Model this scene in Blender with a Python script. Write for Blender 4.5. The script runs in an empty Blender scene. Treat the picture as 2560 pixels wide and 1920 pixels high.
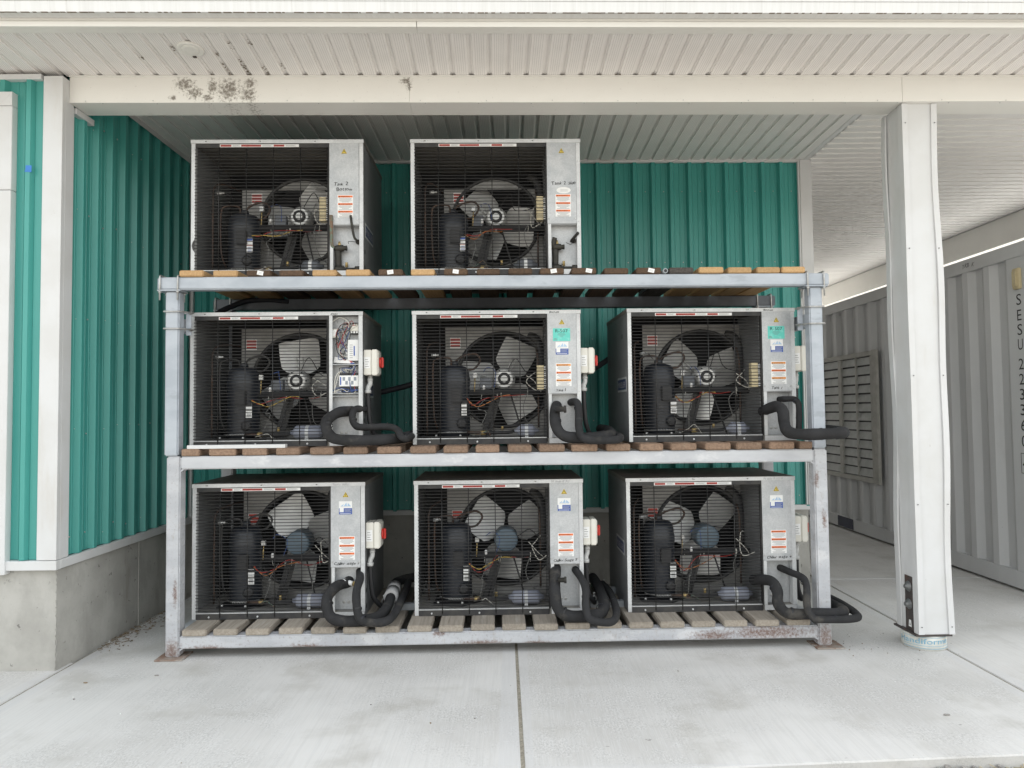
import bpy, bmesh, math, random
from mathutils import Vector, Matrix
random.seed(7)
S = bpy.context.scene
C = S.collection
R = math.radians
PI = math.pi

# ------------------------------------------------------------------ camera
cam_d = bpy.data.cameras.new('camera')
cam_d.sensor_width = 36.0
cam_d.lens = 24.96
cam_d.clip_end = 1500
cam_d.clip_start = 0.05
cam = bpy.data.objects.new('camera', cam_d)
C.objects.link(cam)
cam.matrix_world = (Matrix.Translation((0, 0, 1.5)) @ Matrix.Rotation(R(92.26), 4, 'X')
                    @ Matrix.Rotation(-0.0108, 4, 'Z'))
S.camera = cam

# ------------------------------------------------------------------ light
SUN_EL, SUN_AZ = R(64), R(35)          # the sun stands behind the building: its front is in open shade
w = bpy.data.worlds.new('World')
S.world = w
w.use_nodes = True
nt = w.node_tree
nt.nodes.clear()
sky = nt.nodes.new('ShaderNodeTexSky')
sky.sky_type = 'NISHITA'
sky.sun_disc = False
sky.sun_elevation = SUN_EL
sky.sun_rotation = SUN_AZ
sky.air_density = 2.5
sky.dust_density = 1.5
sky.ozone_density = 1.0
hs = nt.nodes.new('ShaderNodeHueSaturation')
hs.inputs['Saturation'].default_value = 0.22
bg = nt.nodes.new('ShaderNodeBackground')
bg.inputs['Strength'].default_value = 0.15
wo = nt.nodes.new('ShaderNodeOutputWorld')
nt.links.new(sky.outputs[0], hs.inputs['Color'])
nt.links.new(hs.outputs[0], bg.inputs['Color'])
nt.links.new(bg.outputs[0], wo.inputs['Surface'])
sd = bpy.data.lights.new('sun', 'SUN')
sd.energy = 2.8
sd.angle = R(0.5)
sd.color = (1.0, 0.93, 0.82)
sun = bpy.data.objects.new('sun', sd)
C.objects.link(sun)
sv = Vector((math.sin(SUN_AZ) * math.cos(SUN_EL), math.cos(SUN_AZ) * math.cos(SUN_EL), math.sin(SUN_EL)))
sun.rotation_euler = (-sv).to_track_quat('-Z', 'Y').to_euler()
sun.location = (3, -8, 12)
S.view_settings.view_transform = 'Standard'
S.view_settings.look = 'None'
S.view_settings.gamma = 1.0
S.view_settings.use_curve_mapping = False
S.view_settings.exposure = 1.45
S.cycles.use_denoising = True
S.cycles.max_bounces = 8
S.cycles.diffuse_bounces = 3

# ------------------------------------------------------------------ materials
MATS = {}
def mat(name, c1, c2=None, sc=6.0, st=(1, 1, 1), lo=.35, hi=.65, rough=.55, metal=0.0, bump=0.0, bsc=120.0,
        bst=(1, 1, 1), spots=(), cell=None, spec=.5, jit=0.0, rvar=0.0):
    """c1/c2 blended by noise; spots = (colour, scale, stretch, lo, hi, strength) overlays; cell = voronoi spangle"""
    m = bpy.data.materials.new(name); m.use_nodes = True
    n = m.node_tree.nodes; l = m.node_tree.links
    b = n['Principled BSDF']
    b.inputs['Roughness'].default_value = rough
    b.inputs['Metallic'].default_value = metal
    b.inputs['Specular IOR Level'].default_value = spec
    tc = n.new('ShaderNodeTexCoord')
    co = tc.outputs['Object']
    if jit:
        oi = n.new('ShaderNodeObjectInfo')
        ml = n.new('ShaderNodeVectorMath'); ml.operation = 'SCALE'; ml.inputs['Scale'].default_value = 37.0
        cb = n.new('ShaderNodeCombineXYZ')
        for k in range(3): l.new(oi.outputs['Random'], cb.inputs[k])
        l.new(cb.outputs[0], ml.inputs[0])
        ad = n.new('ShaderNodeVectorMath'); ad.operation = 'ADD'
        l.new(co, ad.inputs[0]); l.new(ml.outputs[0], ad.inputs[1]); co = ad.outputs[0]
    def noise(scale, stretch, det=5.0, rgh=.6):
        mp = n.new('ShaderNodeMapping'); mp.inputs['Scale'].default_value = stretch
        l.new(co, mp.inputs['Vector'])
        t = n.new('ShaderNodeTexNoise'); t.inputs['Scale'].default_value = scale
        t.inputs['Detail'].default_value = det; t.inputs['Roughness'].default_value = rgh
        l.new(mp.outputs[0], t.inputs['Vector'])
        return t.outputs['Fac']
    def ramp(f, a, z):
        mr = n.new('ShaderNodeMapRange'); mr.inputs['From Min'].default_value = a; mr.inputs['From Max'].default_value = z
        mr.interpolation_type = 'SMOOTHSTEP'
        l.new(f, mr.inputs['Value']); return mr.outputs[0]
    def mix(f, a, bcol, blend='MIX'):
        x = n.new('ShaderNodeMix'); x.data_type = 'RGBA'; x.blend_type = blend
        if f is not None: l.new(f, x.inputs['Factor'])
        for s_, v in ((6, a), (7, bcol)):
            if isinstance(v, tuple): x.inputs[s_].default_value = (*v, 1)
            else: l.new(v, x.inputs[s_])
        return x.outputs[2]
    cur = None
    if c2 is None: c2 = tuple(v * .88 for v in c1)
    f0 = noise(sc, st)
    cur = mix(ramp(f0, lo, hi), c1, c2)
    if cell:
        v = n.new('ShaderNodeTexVoronoi'); v.inputs['Scale'].default_value = cell[0]
        l.new(co, v.inputs['Vector'])
        g = n.new('ShaderNodeRGBToBW'); l.new(v.outputs['Color'], g.inputs[0])
        mr = n.new('ShaderNodeMapRange'); mr.inputs['To Min'].default_value = 1 - cell[1]; mr.inputs['To Max'].default_value = 1 + cell[1]
        l.new(g.outputs[0], mr.inputs['Value'])
        x = n.new('ShaderNodeVectorMath'); x.operation = 'SCALE'
        l.new(cur, x.inputs[0]); l.new(mr.outputs[0], x.inputs['Scale']); cur = x.outputs[0]
    for (c, s_, stq, a, z, k) in spots:
        f = ramp(noise(s_, stq, 6.0, .65), a, z)
        mu = n.new('ShaderNodeMath'); mu.operation = 'MULTIPLY'; mu.inputs[1].default_value = k
        l.new(f, mu.inputs[0])
        cur = mix(mu.outputs[0], cur, c)
    if rvar:
        oi2 = n.new('ShaderNodeObjectInfo')
        mr = n.new('ShaderNodeMapRange'); mr.inputs['To Min'].default_value = 1 - rvar; mr.inputs['To Max'].default_value = 1 + rvar
        l.new(oi2.outputs['Random'], mr.inputs['Value'])
        x = n.new('ShaderNodeVectorMath'); x.operation = 'SCALE'
        l.new(cur, x.inputs[0]); l.new(mr.outputs[0], x.inputs['Scale']); cur = x.outputs[0]
    l.new(cur, b.inputs['Base Color'])
    if bump:
        bp = n.new('ShaderNodeBump'); bp.inputs['Strength'].default_value = bump; bp.inputs['Distance'].default_value = .004
        l.new(noise(bsc, bst, 4.0), bp.inputs['Height']); l.new(bp.outputs[0], b.inputs['Normal'])
    m['_cur'] = 0
    MATS[name] = m
    return m

dust = (.30, .27, .22)
mat('teal', (.050, .295, .265), (.064, .325, .29), sc=2, st=(1, 1, .3), rough=.38, bump=.05, bsc=30,
    spots=(((.35, .42, .40), 26, (1, 1, 1), .70, .80, .35), ((.05, .2, .17), 3, (1, 1, .2), .55, .75, .25)))
mat('white_trim', (.645, .65, .655), (.605, .605, .60), sc=3, rough=.42, bump=.04, bsc=25,
    spots=(((.40, .36, .31), 40, (1, 1, .5), .69, .76, .5), ((.50, .46, .40), 6, (1, 1, .2), .56, .78, .4), ((.30, .17, .11), 18, (1.5, 1, .4), .735, .77, .6)))
mat('cream_trim', (.79, .775, .735), (.76, .745, .705), sc=2, st=(.4, 1, 1), rough=.45, bump=.03, bsc=14,
    spots=(((.45, .38, .30), 30, (1, 1, 1), .72, .80, .4),))
mat('gutter_white', (.70, .70, .695), (.66, .66, .65), sc=8, st=(6, 1, .3), rough=.4,
    spots=(((.52, .51, .49), 9, (7, 1, .12), .54, .74, .5),))
mat('found_concrete', (.44, .43, .40), (.36, .35, .325), sc=4, rough=.9, bump=.35, bsc=60,
    spots=(((.15, .145, .135), 24, (1, 1, 1), .635, .67, .8), ((.47, .46, .43), 2.6, (1, 1, .5), .50, .62, .8), ((.24, .22, .19), 3, (1, 1, .25), .54, .72, .65)))
mat('galv', (.50, .51, .52), (.42, .435, .45), sc=9, rough=.46, metal=.25, cell=(150, .10), bump=.03, bsc=60, jit=1,
    spots=(((.33, .33, .33), 14, (1, 1, 1), .60, .74, .4), ((.62, .63, .64), 20, (1, 1, .4), .63, .75, .5)))
mat('galv_bright', (.62, .63, .635), (.53, .54, .55), sc=8, st=(1, 1, 1), rough=.42, metal=.2, cell=(170, .07), jit=1,
    spots=(((.38, .37, .36), 24, (1, 1, 1), .66, .76, .45),))
mat('galv_dusty', (.24, .235, .22), (.17, .165, .155), sc=7, rough=.75, metal=.05, cell=(140, .06), jit=1,
    spots=((dust, 5, (1, 1, 1), .5, .7, .6),))
mat('galv_side', (.22, .225, .23), (.175, .18, .185), sc=4, rough=.5, metal=.25, cell=(120, .08), jit=1,
    spots=(((.35, .34, .32), 12, (1, 1, .4), .62, .76, .4),))
mat('top_sheet', (.19, .18, .165), (.14, .135, .125), sc=3, rough=.6, metal=.15, jit=1,
    spots=((dust, 4, (1, 1, 1), .45, .72, .5),))
mat('rack_white', (.52, .53, .55), (.43, .44, .465), sc=4, st=(.6, 1, 2), rough=.6, bump=.05, bsc=40,
    spots=(((.64, .64, .65), 6, (.5, 1, 1), .55, .66, .7), ((.40, .385, .36), 16, (2, 1, .35), .62, .76, .5), ((.26, .12, .07), 5, (1.2, 1, .8), .665, .74, .75)))
mat('rack_blue', (.44, .475, .52), (.36, .395, .44), sc=5, st=(.7, 1, 1.4), rough=.5, metal=.15, bump=.03, bsc=30,
    spots=(((.29, .315, .35), 7, (.6, 1, 1.8), .56, .64, .5), ((.55, .57, .60), 9, (1, 1, 1), .64, .74, .4)))
mat('rack_rusty', (.50, .51, .53), (.41, .42, .44), sc=4, st=(.6, 1, 2), rough=.65, bump=.06, bsc=40,
    spots=(((.62, .62, .62), 6, (.5, 1, 1), .56, .66, .6), ((.33, .29, .25), 14, (1.5, 1, .5), .56, .70, .6), ((.16, .058, .028), 5, (.5, 1, 2.4), .555, .66, .85)))
mat('rust_plate', (.31, .27, .235), (.22, .13, .09), sc=14, rough=.9, bump=.2,
    spots=(((.40, .38, .35), 10, (1, 1, 1), .5, .62, .7),))
mat('zinc', (.55, .55, .54), (.42, .42, .41), sc=30, rough=.4, metal=.6)
mat('wood_new', (.52, .335, .165), (.43, .265, .12), sc=18, st=(6, .25, 6), rough=.7, bump=.1, jit=1, rvar=.14,
    spots=(((.28, .13, .05), 12, (3, .2, 5), .63, .74, .6),))
mat('wood_brown', (.105, .062, .035), (.066, .04, .024), sc=18, st=(5, .3, 6), rough=.8, bump=.1, jit=1, rvar=.15)
mat('wood_mid', (.27, .18, .125), (.19, .125, .085), sc=16, st=(5, .3, 6), rough=.85, bump=.15, jit=1, rvar=.18,
    spots=(((.12, .085, .06), 20, (4, .3, 5), .6, .72, .7), ((.36, .29, .22), 9, (2, .3, 3), .6, .74, .5)))
mat('wood_grey', (.345, .305, .255), (.265, .23, .19), sc=15, st=(5, .25, 5), rough=.9, bump=.15, jit=1, rvar=.12,
    spots=(((.17, .135, .10), 14, (3, .3, 4), .62, .74, .6), ((.45, .42, .37), 6, (2, .3, 2), .58, .72, .5)))
mat('wood_dark', (.085, .075, .068), (.05, .042, .036), sc=20, st=(4, .3, 5), rough=.85, jit=1,
    spots=(((.35, .33, .31), 20, (2, 1, 3), .62, .7, .8),))
mat('foam', (.030, .030, .032), (.022, .022, .023), sc=9, rough=.85, bump=.15, bsc=60, spec=.3,
    spots=(((.085, .078, .068), 7, (1, 1, 1), .52, .70, .7), ((.16, .15, .135), 40, (1, 1, 1), .74, .8, .6)))
mat('black', (.016, .016, .018), (.022, .022, .024), rough=.55)
mat('guard_black', (.012, .012, .013), (.024, .023, .022), sc=30, rough=.5)
mat('guard_strip', (.024, .024, .027), (.05, .048, .045), sc=12, rough=.6)
mat('compressor_paint', (.018, .021, .028), (.03, .033, .040), sc=8, rough=.38,
    spots=(((.10, .095, .085), 14, (1, 1, 1), .6, .78, .45),))
mat('motor_silver', (.62, .62, .61), (.50, .50, .49), sc=10, rough=.4, metal=.35)
mat('motor_blue', (.115, .16, .20), (.10, .14, .175), sc=8, rough=.5, spots=((dust, 12, (1, 1, 1), .62, .8, .4),))
mat('blade', (.78, .78, .77), (.62, .615, .60), sc=6, rough=.38, metal=.45, jit=1,
    spots=(((.34, .32, .29), 9, (1, 1, 1), .60, .80, .35),))
mat('shroud_galv', (.29, .285, .275), (.21, .205, .195), sc=5, rough=.5, metal=.2, cell=(120, .07), jit=1,
    spots=(((.24, .22, .19), 6, (1, 1, 1), .56, .74, .5),))
mat('coil', (.014, .014, .017), (.02, .02, .022), sc=200, st=(0, 0, 1), rough=.6)
mat('copper', (.085, .052, .038), (.05, .036, .03), sc=20, rough=.5, metal=.3)
mat('brass', (.50, .38, .17), (.36, .26, .11), sc=25, rough=.38, metal=.5)
mat('patina', (.12, .20, .16), (.20, .10, .06), sc=30, rough=.7)
mat('valve_dark', (.014, .014, .013), (.035, .032, .024), sc=30, rough=.6)
mat('drier_blue', (.27, .285, .34), (.22, .235, .29), sc=6, rough=.42, spots=((dust, 9, (1, 1, 1), .6, .8, .35),))
mat('beige', (.60, .51, .32), (.52, .44, .27), sc=14, rough=.5)
mat('offwhite', (.72, .70, .64), (.66, .64, .57), sc=8, rough=.42, spots=(((.42, .37, .28), 16, (1, 1, .4), .62, .76, .4),))
mat('plastic_white', (.78, .78, .77), (.70, .70, .69), rough=.4)
mat('grey_fitting', (.52, .52, .51), (.42, .42, .41), sc=20, rough=.5)
mat('red_handle', (.62, .035, .025), (.52, .03, .02), rough=.35)
mat('wire_red', (.33, .035, .03), rough=.5)
mat('wire_yellow', (.55, .38, .08), rough=.5)
mat('wire_orange', (.42, .16, .05), rough=.5)
mat('wire_blue', (.035, .075, .24), rough=.5)
mat('wire_white', (.62, .60, .54), rough=.5)
mat('wire_grey', (.20, .20, .19), rough=.5)
mat('paper', (.82, .82, .81), (.78, .78, .77), rough=.7)
mat('st_white', (.80, .80, .79), (.76, .76, .75), rough=.5)
mat('st_red', (.50, .055, .04), (.42, .05, .035), sc=40, rough=.5)
mat('st_orange', (.80, .19, .055), (.74, .17, .05), sc=40, rough=.5)
mat('st_orange2', (.72, .30, .06), (.64, .24, .05), sc=40, rough=.5)
mat('st_yellow', (.78, .58, .08), (.72, .53, .07), rough=.5)
mat('st_blue', (.045, .10, .36), (.04, .09, .32), rough=.45)
mat('st_navy', (.016, .026, .085), (.02, .03, .10), rough=.4)
mat('st_sky', (.36, .52, .70), (.40, .56, .72), rough=.5)
mat('st_turq', (.13, .58, .50), (.28, .68, .62), sc=22, lo=.5, hi=.7, rough=.5)
mat('ink', (.012, .012, .012), (.02, .02, .02), rough=.6)
mat('ink_grey', (.16, .16, .17), (.2, .2, .2), rough=.6)
mat('ink_pale', (.45, .45, .46), rough=.6)
mat('silver_border', (.55, .55, .55), rough=.4, metal=.3)
mat('board_grey', (.26, .29, .33), rough=.5)
mat('cont_paint', (.60, .605, .61), (.55, .555, .56), sc=2, st=(1, 1, .3), rough=.5, bump=.03, bsc=20,
    spots=(((.24, .11, .06), 9, (1, 1, .5), .735, .77, .7), ((.24, .23, .22), 22, (1, 1, 1), .69, .78, .5), ((.45, .45, .45), 3, (1, 1, .2), .6, .75, .4)))
mat('cont_navy', (.015, .02, .05), rough=.6)
mat('louvre', (.44, .45, .44), (.37, .38, .37), sc=9, rough=.55, spots=((dust, 12, (1, 1, 1), .58, .75, .5),))
mat('louvre_frame', (.42, .41, .38), (.35, .345, .31), sc=10, rough=.6)
mat('glass_dark', (.05, .055, .06), (.07, .07, .075), rough=.12)
mat('tape_blue', (.05, .22, .62), rough=.6)
mat('steel_brown', (.07, .055, .05), (.045, .04, .04), sc=20, rough=.6, spots=(((.16, .06, .035), 12, (1, 1, 1), .55, .7, .6),))
mat('bolt_grey', (.19, .195, .195), (.13, .135, .135), sc=40, rough=.5, metal=.4)
mat('tube_paper', (.66, .66, .62), (.58, .58, .54), sc=14, rough=.8, spots=(((.40, .36, .28), 10, (1, 1, 1), .6, .75, .6),))
mat('tube_ink', (.16, .38, .52), (.30, .46, .56), sc=60, rough=.8)
mat('sleeve', (.50, .50, .50), (.44, .44, .44), rough=.6)
mat('cable', (.012, .013, .02), (.016, .017, .024), rough=.6)
mat('steel_dark', (.15, .16, .18), (.11, .12, .135), sc=5, rough=.55, metal=.15)
mat('channel', (.33, .35, .37), (.26, .28, .30), sc=6, rough=.5, metal=.3)
mat('joint_dirt', (.34, .31, .25), (.21, .19, .15), sc=60, rough=.95, bump=.6, bsc=120, spots=(((.42, .40, .36), 90, (1, 1, 1), .58, .66, .8),))
mat('mould', (.27, .225, .18), (.17, .14, .11), sc=60, rough=.9)
mat('leaf', (.30, .22, .13), (.16, .12, .08), sc=30, rough=.9, rvar=.3)
mat('pebble', (.36, .34, .31), (.22, .21, .2), sc=40, rough=.9)
mat('straw', (.52, .45, .31), (.36, .30, .19), sc=40, rough=.9)
mat('gravel', (.29, .275, .25), (.20, .19, .175), sc=26, rough=.95, bump=.8, bsc=35, spots=(((.38, .36, .33), 50, (1, 1, 1), .56, .66, .7),))

def nodes_of(name):
    m = MATS[name]; return m, m.node_tree.nodes, m.node_tree.links, m.node_tree.nodes['Principled BSDF']

def concrete_ground(name, x0, x1, y0, y1, seed):
    """broom-finished slab: streaks along Y, pitted worn patches, smoother tooled margins along its edges"""
    m = bpy.data.materials.new(name); m.use_nodes = True
    n = m.node_tree.nodes; l = m.node_tree.links; b = n['Principled BSDF']
    b.inputs['Roughness'].default_value = .88
    tc = n.new('ShaderNodeTexCoord'); co = tc.outputs['Object']
    def noise(scale, st, det=6, rg=.6, off=0):
        mp = n.new('ShaderNodeMapping'); mp.inputs['Scale'].default_value = st; mp.inputs['Location'].default_value = (seed + off, seed * 2 + off, 0)
        l.new(co, mp.inputs['Vector'])
        t = n.new('ShaderNodeTexNoise'); t.inputs['Scale'].default_value = scale; t.inputs['Detail'].default_value = det; t.inputs['Roughness'].default_value = rg
        l.new(mp.outputs[0], t.inputs['Vector']); return t.outputs['Fac']
    def mr(f, a, z, c=0, d=1):
        q = n.new('ShaderNodeMapRange'); q.interpolation_type = 'SMOOTHSTEP'
        for k, v in zip(('From Min', 'From Max', 'To Min', 'To Max'), (a, z, c, d)): q.inputs[k].default_value = v
        l.new(f, q.inputs['Value']); return q.outputs[0]
    def mth(op, a, bb):
        q = n.new('ShaderNodeMath'); q.operation = op
        for i, v in enumerate((a, bb)):
            if isinstance(v, (int, float)): q.inputs[i].default_value = v
            else: l.new(v, q.inputs[i])
        return q.outputs[0]
    def mix(f, a, bb):
        x = n.new('ShaderNodeMix'); x.data_type = 'RGBA'; l.new(f, x.inputs['Factor'])
        for s_, v in ((6, a), (7, bb)):
            if isinstance(v, tuple): x.inputs[s_].default_value = (*v, 1)
            else: l.new(v, x.inputs[s_])
        return x.outputs[2]
    sep = n.new('ShaderNodeSeparateXYZ'); l.new(co, sep.inputs[0])
    ex = mth('MINIMUM', mth('SUBTRACT', sep.outputs[0], x0), mth('SUBTRACT', x1, sep.outputs[0]))
    ey = mth('MINIMUM', mth('SUBTRACT', sep.outputs[1], y0), mth('SUBTRACT', y1, sep.outputs[1]))
    edge = mth('MINIMUM', ex, ey)
    marg = mr(edge, .068, .074, 1, 0)                     # the tooled margin
    streak = noise(70, (1, .02, 1), 3, .6)
    fine = noise(210, (1, .03, 1), 2, .6, 3)
    big = noise(.9, (1, 1, 1), 4, .6, 7)
    mid = noise(4, (1, 1, 1), 8, .75, 11)
    grain = noise(110, (1, .55, 1), 6, .8, 17)
    col = mix(mr(big, .35, .65), (.625, .61, .585), (.51, .495, .47))
    col = mix(mth('MULTIPLY', mr(streak, .45, .62), .16), col, (.40, .395, .385))
    col = mix(mth('MULTIPLY', mr(fine, .47, .62), .24), col, (.66, .66, .655))
    worn = mth('MULTIPLY', mr(big, .38, .55), mr(mid, .42, .56))      # worn, pitted areas
    col = mix(mth('MULTIPLY', mth('MULTIPLY', worn, mr(grain, .51, .60)), .55), col, (.34, .335, .325))
    col = mix(mth('MULTIPLY', mth('MULTIPLY', worn, mr(grain, .50, .41)), .42), col, (.74, .735, .725))
    col = mix(mth('MULTIPLY', mr(noise(2.2, (1, 1, 1), 5, .6, 29), .50, .72), .5), col, (.37, .35, .31))
    col = mix(mth('MULTIPLY', mr(noise(16, (1, 1, 1), 3, .5, 41), .73, .77), .6), col, (.2, .19, .175))
    col = mix(mth('MULTIPLY', marg, .45), col, (.56, .555, .55))
    l.new(col, b.inputs['Base Color'])
    bp = n.new('ShaderNodeBump'); bp.inputs['Strength'].default_value = .3; bp.inputs['Distance'].default_value = .003
    hgt = mth('ADD', mth('MULTIPLY', streak, .6), mth('ADD', mth('MULTIPLY', fine, .5), mth('MULTIPLY', mth('MULTIPLY', worn, grain), 1.2)))
    l.new(hgt, bp.inputs['Height']); l.new(bp.outputs[0], b.inputs['Normal'])
    MATS[name] = m
    return name

def soffit_material(name, col, hole, rough=.5):
    """vented aluminium panel: rows of small punched slots on the flat of the panel"""
    mat(name, col, tuple(v * .95 for v in col), sc=4, st=(1, 1, 1), rough=rough, jit=1,
        spots=(((.30, .27, .24), 34, (1, 1, 1), .72, .80, .35), ((.60, .55, .48), 5, (1, .4, 1), .62, .8, .35)))
    m, n, l, b = nodes_of(name)
    tc = n.new('ShaderNodeTexCoord'); sep = n.new('ShaderNodeSeparateXYZ'); l.new(tc.outputs['Object'], sep.inputs[0])
    def mth(op, a, bb=0.0):
        q = n.new('ShaderNodeMath'); q.operation = op
        for i, v in enumerate((a, bb)):
            if isinstance(v, (int, float)): q.inputs[i].default_value = v
            else: l.new(v, q.inputs[i])
        return q.outputs[0]
    fx = mth('FRACT', mth('DIVIDE', sep.outputs[0], .0125)); fy = mth('FRACT', mth('DIVIDE', sep.outputs[1], .011))
    inx = mth('MULTIPLY', mth('GREATER_THAN', sep.outputs[0], .009), mth('LESS_THAN', sep.outputs[0], .072))
    h = mth('MULTIPLY', mth('MULTIPLY', mth('LESS_THAN', fx, .32), mth('LESS_THAN', fy, .55)), inx)
    src = b.inputs['Base Color'].links[0].from_socket
    x = n.new('ShaderNodeMix'); x.data_type = 'RGBA'
    l.new(mth('MULTIPLY', h, .8), x.inputs['Factor']); l.new(src, x.inputs[6]); x.inputs[7].default_value = (*hole, 1)
    l.new(x.outputs[2], b.inputs['Base Color'])
soffit_material('soffit_vent', (.85, .82, .795), (.50, .48, .46))
soffit_material('ceiling_vent', (.78, .765, .745), (.52, .51, .50))

# mildew on the porch header, at its own place on the board
def mildew(name, centres, tint=(.10, .075, .05), k=.82, a=.61, z=.78):
    m, n, l, b = nodes_of(name)
    tc = n.new('ShaderNodeTexCoord'); co = tc.outputs['Object']
    acc = None
    for (cx, cz, rx, rz) in centres:
        mp = n.new('ShaderNodeMapping'); mp.vector_type = 'POINT'
        mp.inputs['Location'].default_value = (-cx / rx, 0, -cz / rz); mp.inputs['Scale'].default_value = (1 / rx, 0, 1 / rz)
        l.new(co, mp.inputs['Vector'])
        ln = n.new('ShaderNodeVectorMath'); ln.operation = 'LENGTH'; l.new(mp.outputs[0], ln.inputs[0])
        q = n.new('ShaderNodeMapRange'); q.inputs['From Min'].default_value = 1.0; q.inputs['From Max'].default_value = .2
        l.new(ln.outputs['Value'], q.inputs['Value'])
        if acc is None: acc = q.outputs[0]
        else:
            mx = n.new('ShaderNodeMath'); mx.operation = 'MAXIMUM'; l.new(acc, mx.inputs[0]); l.new(q.outputs[0], mx.inputs[1]); acc = mx.outputs[0]
    t = n.new('ShaderNodeTexNoise'); t.inputs['Scale'].default_value = 55; t.inputs['Detail'].default_value = 8; t.inputs['Roughness'].default_value = .75
    l.new(co, t.inputs['Vector'])
    ad = n.new('ShaderNodeMath'); ad.operation = 'MULTIPLY_ADD'; l.new(acc, ad.inputs[0]); ad.inputs[1].default_value = .26; l.new(t.outputs['Fac'], ad.inputs[2])
    q = n.new('ShaderNodeMapRange'); q.inputs['From Min'].default_value = a; q.inputs['From Max'].default_value = z
    l.new(ad.outputs[0], q.inputs['Value'])
    mu = n.new('ShaderNodeMath'); mu.operation = 'MULTIPLY'; mu.inputs[1].default_value = k; l.new(q.outputs[0], mu.inputs[0])
    src = b.inputs['Base Color'].links[0].from_socket
    x = n.new('ShaderNodeMix'); x.data_type = 'RGBA'
    l.new(mu.outputs[0], x.inputs['Factor']); l.new(src, x.inputs[6]); x.inputs[7].default_value = (*tint, 1)
    l.new(x.outputs[2], b.inputs['Base Color'])
mat('rack_front', (.50, .51, .53), (.41, .42, .445), sc=4, st=(.6, 1, 2), rough=.62, bump=.06, bsc=40,
    spots=(((.62, .62, .63), 6, (.5, 1, 1), .56, .66, .6), ((.33, .29, .25), 14, (1.5, 1, .5), .58, .72, .5)))
mildew('rack_front', [(1.6, .10, .42, .06), (1.25, .085, .2, .05), (-1.3, .062, .16, .022), (-.2, .066, .22, .022), (.15, .06, .12, .02), (-1.9, .06, .16, .025),
                      (-.47, .125, .06, .02), (-2.117, .05, .075, .10), (-2.10, .40, .02, .12), (1.957, .06, .07, .13), (1.97, .8, .02, .10), (1.93, 1.05, .02, .08)], (.13, .060, .034), .85, .54, .80)
mat('header_board', (.79, .775, .735), (.76, .745, .705), sc=2, st=(.4, 1, 1), rough=.45, bump=.03, bsc=14,
    spots=(((.45, .38, .30), 30, (1, 1, 1), .73, .80, .4),))
mildew('header_board', [(-2.0, .115, .10, .07), (-1.94, .06, .09, .06), (-1.83, .10, .05, .09), (-1.73, .08, .12, .12), (-1.86, .03, .06, .04),
                        (-1.61, .05, .08, .09), (-1.6, .12, .07, .05), (-2.07, .03, .04, .03), (-.64, .135, .06, .04), (-.62, .10, .03, .05)])

# ------------------------------------------------------------------ geometry helpers
TXT = {}
def text_geo(s):
    if s not in TXT:
        cu = bpy.data.curves.new('lettering', 'FONT'); cu.body = s; cu.size = 1.0; cu.resolution_u = 3
        ob = bpy.data.objects.new('lettering', cu)
        me = bpy.data.meshes.new_from_object(ob)
        vs = [v.co.copy() for v in me.vertices]; fs = [tuple(p.vertices) for p in me.polygons]
        bpy.data.objects.remove(ob); bpy.data.curves.remove(cu); bpy.data.meshes.remove(me)
        x0 = min((v.x for v in vs), default=0); x1 = max((v.x for v in vs), default=0)
        TXT[s] = ([(v.x - x0, v.y) for v in vs], fs, x1 - x0)
    return TXT[s]

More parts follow.
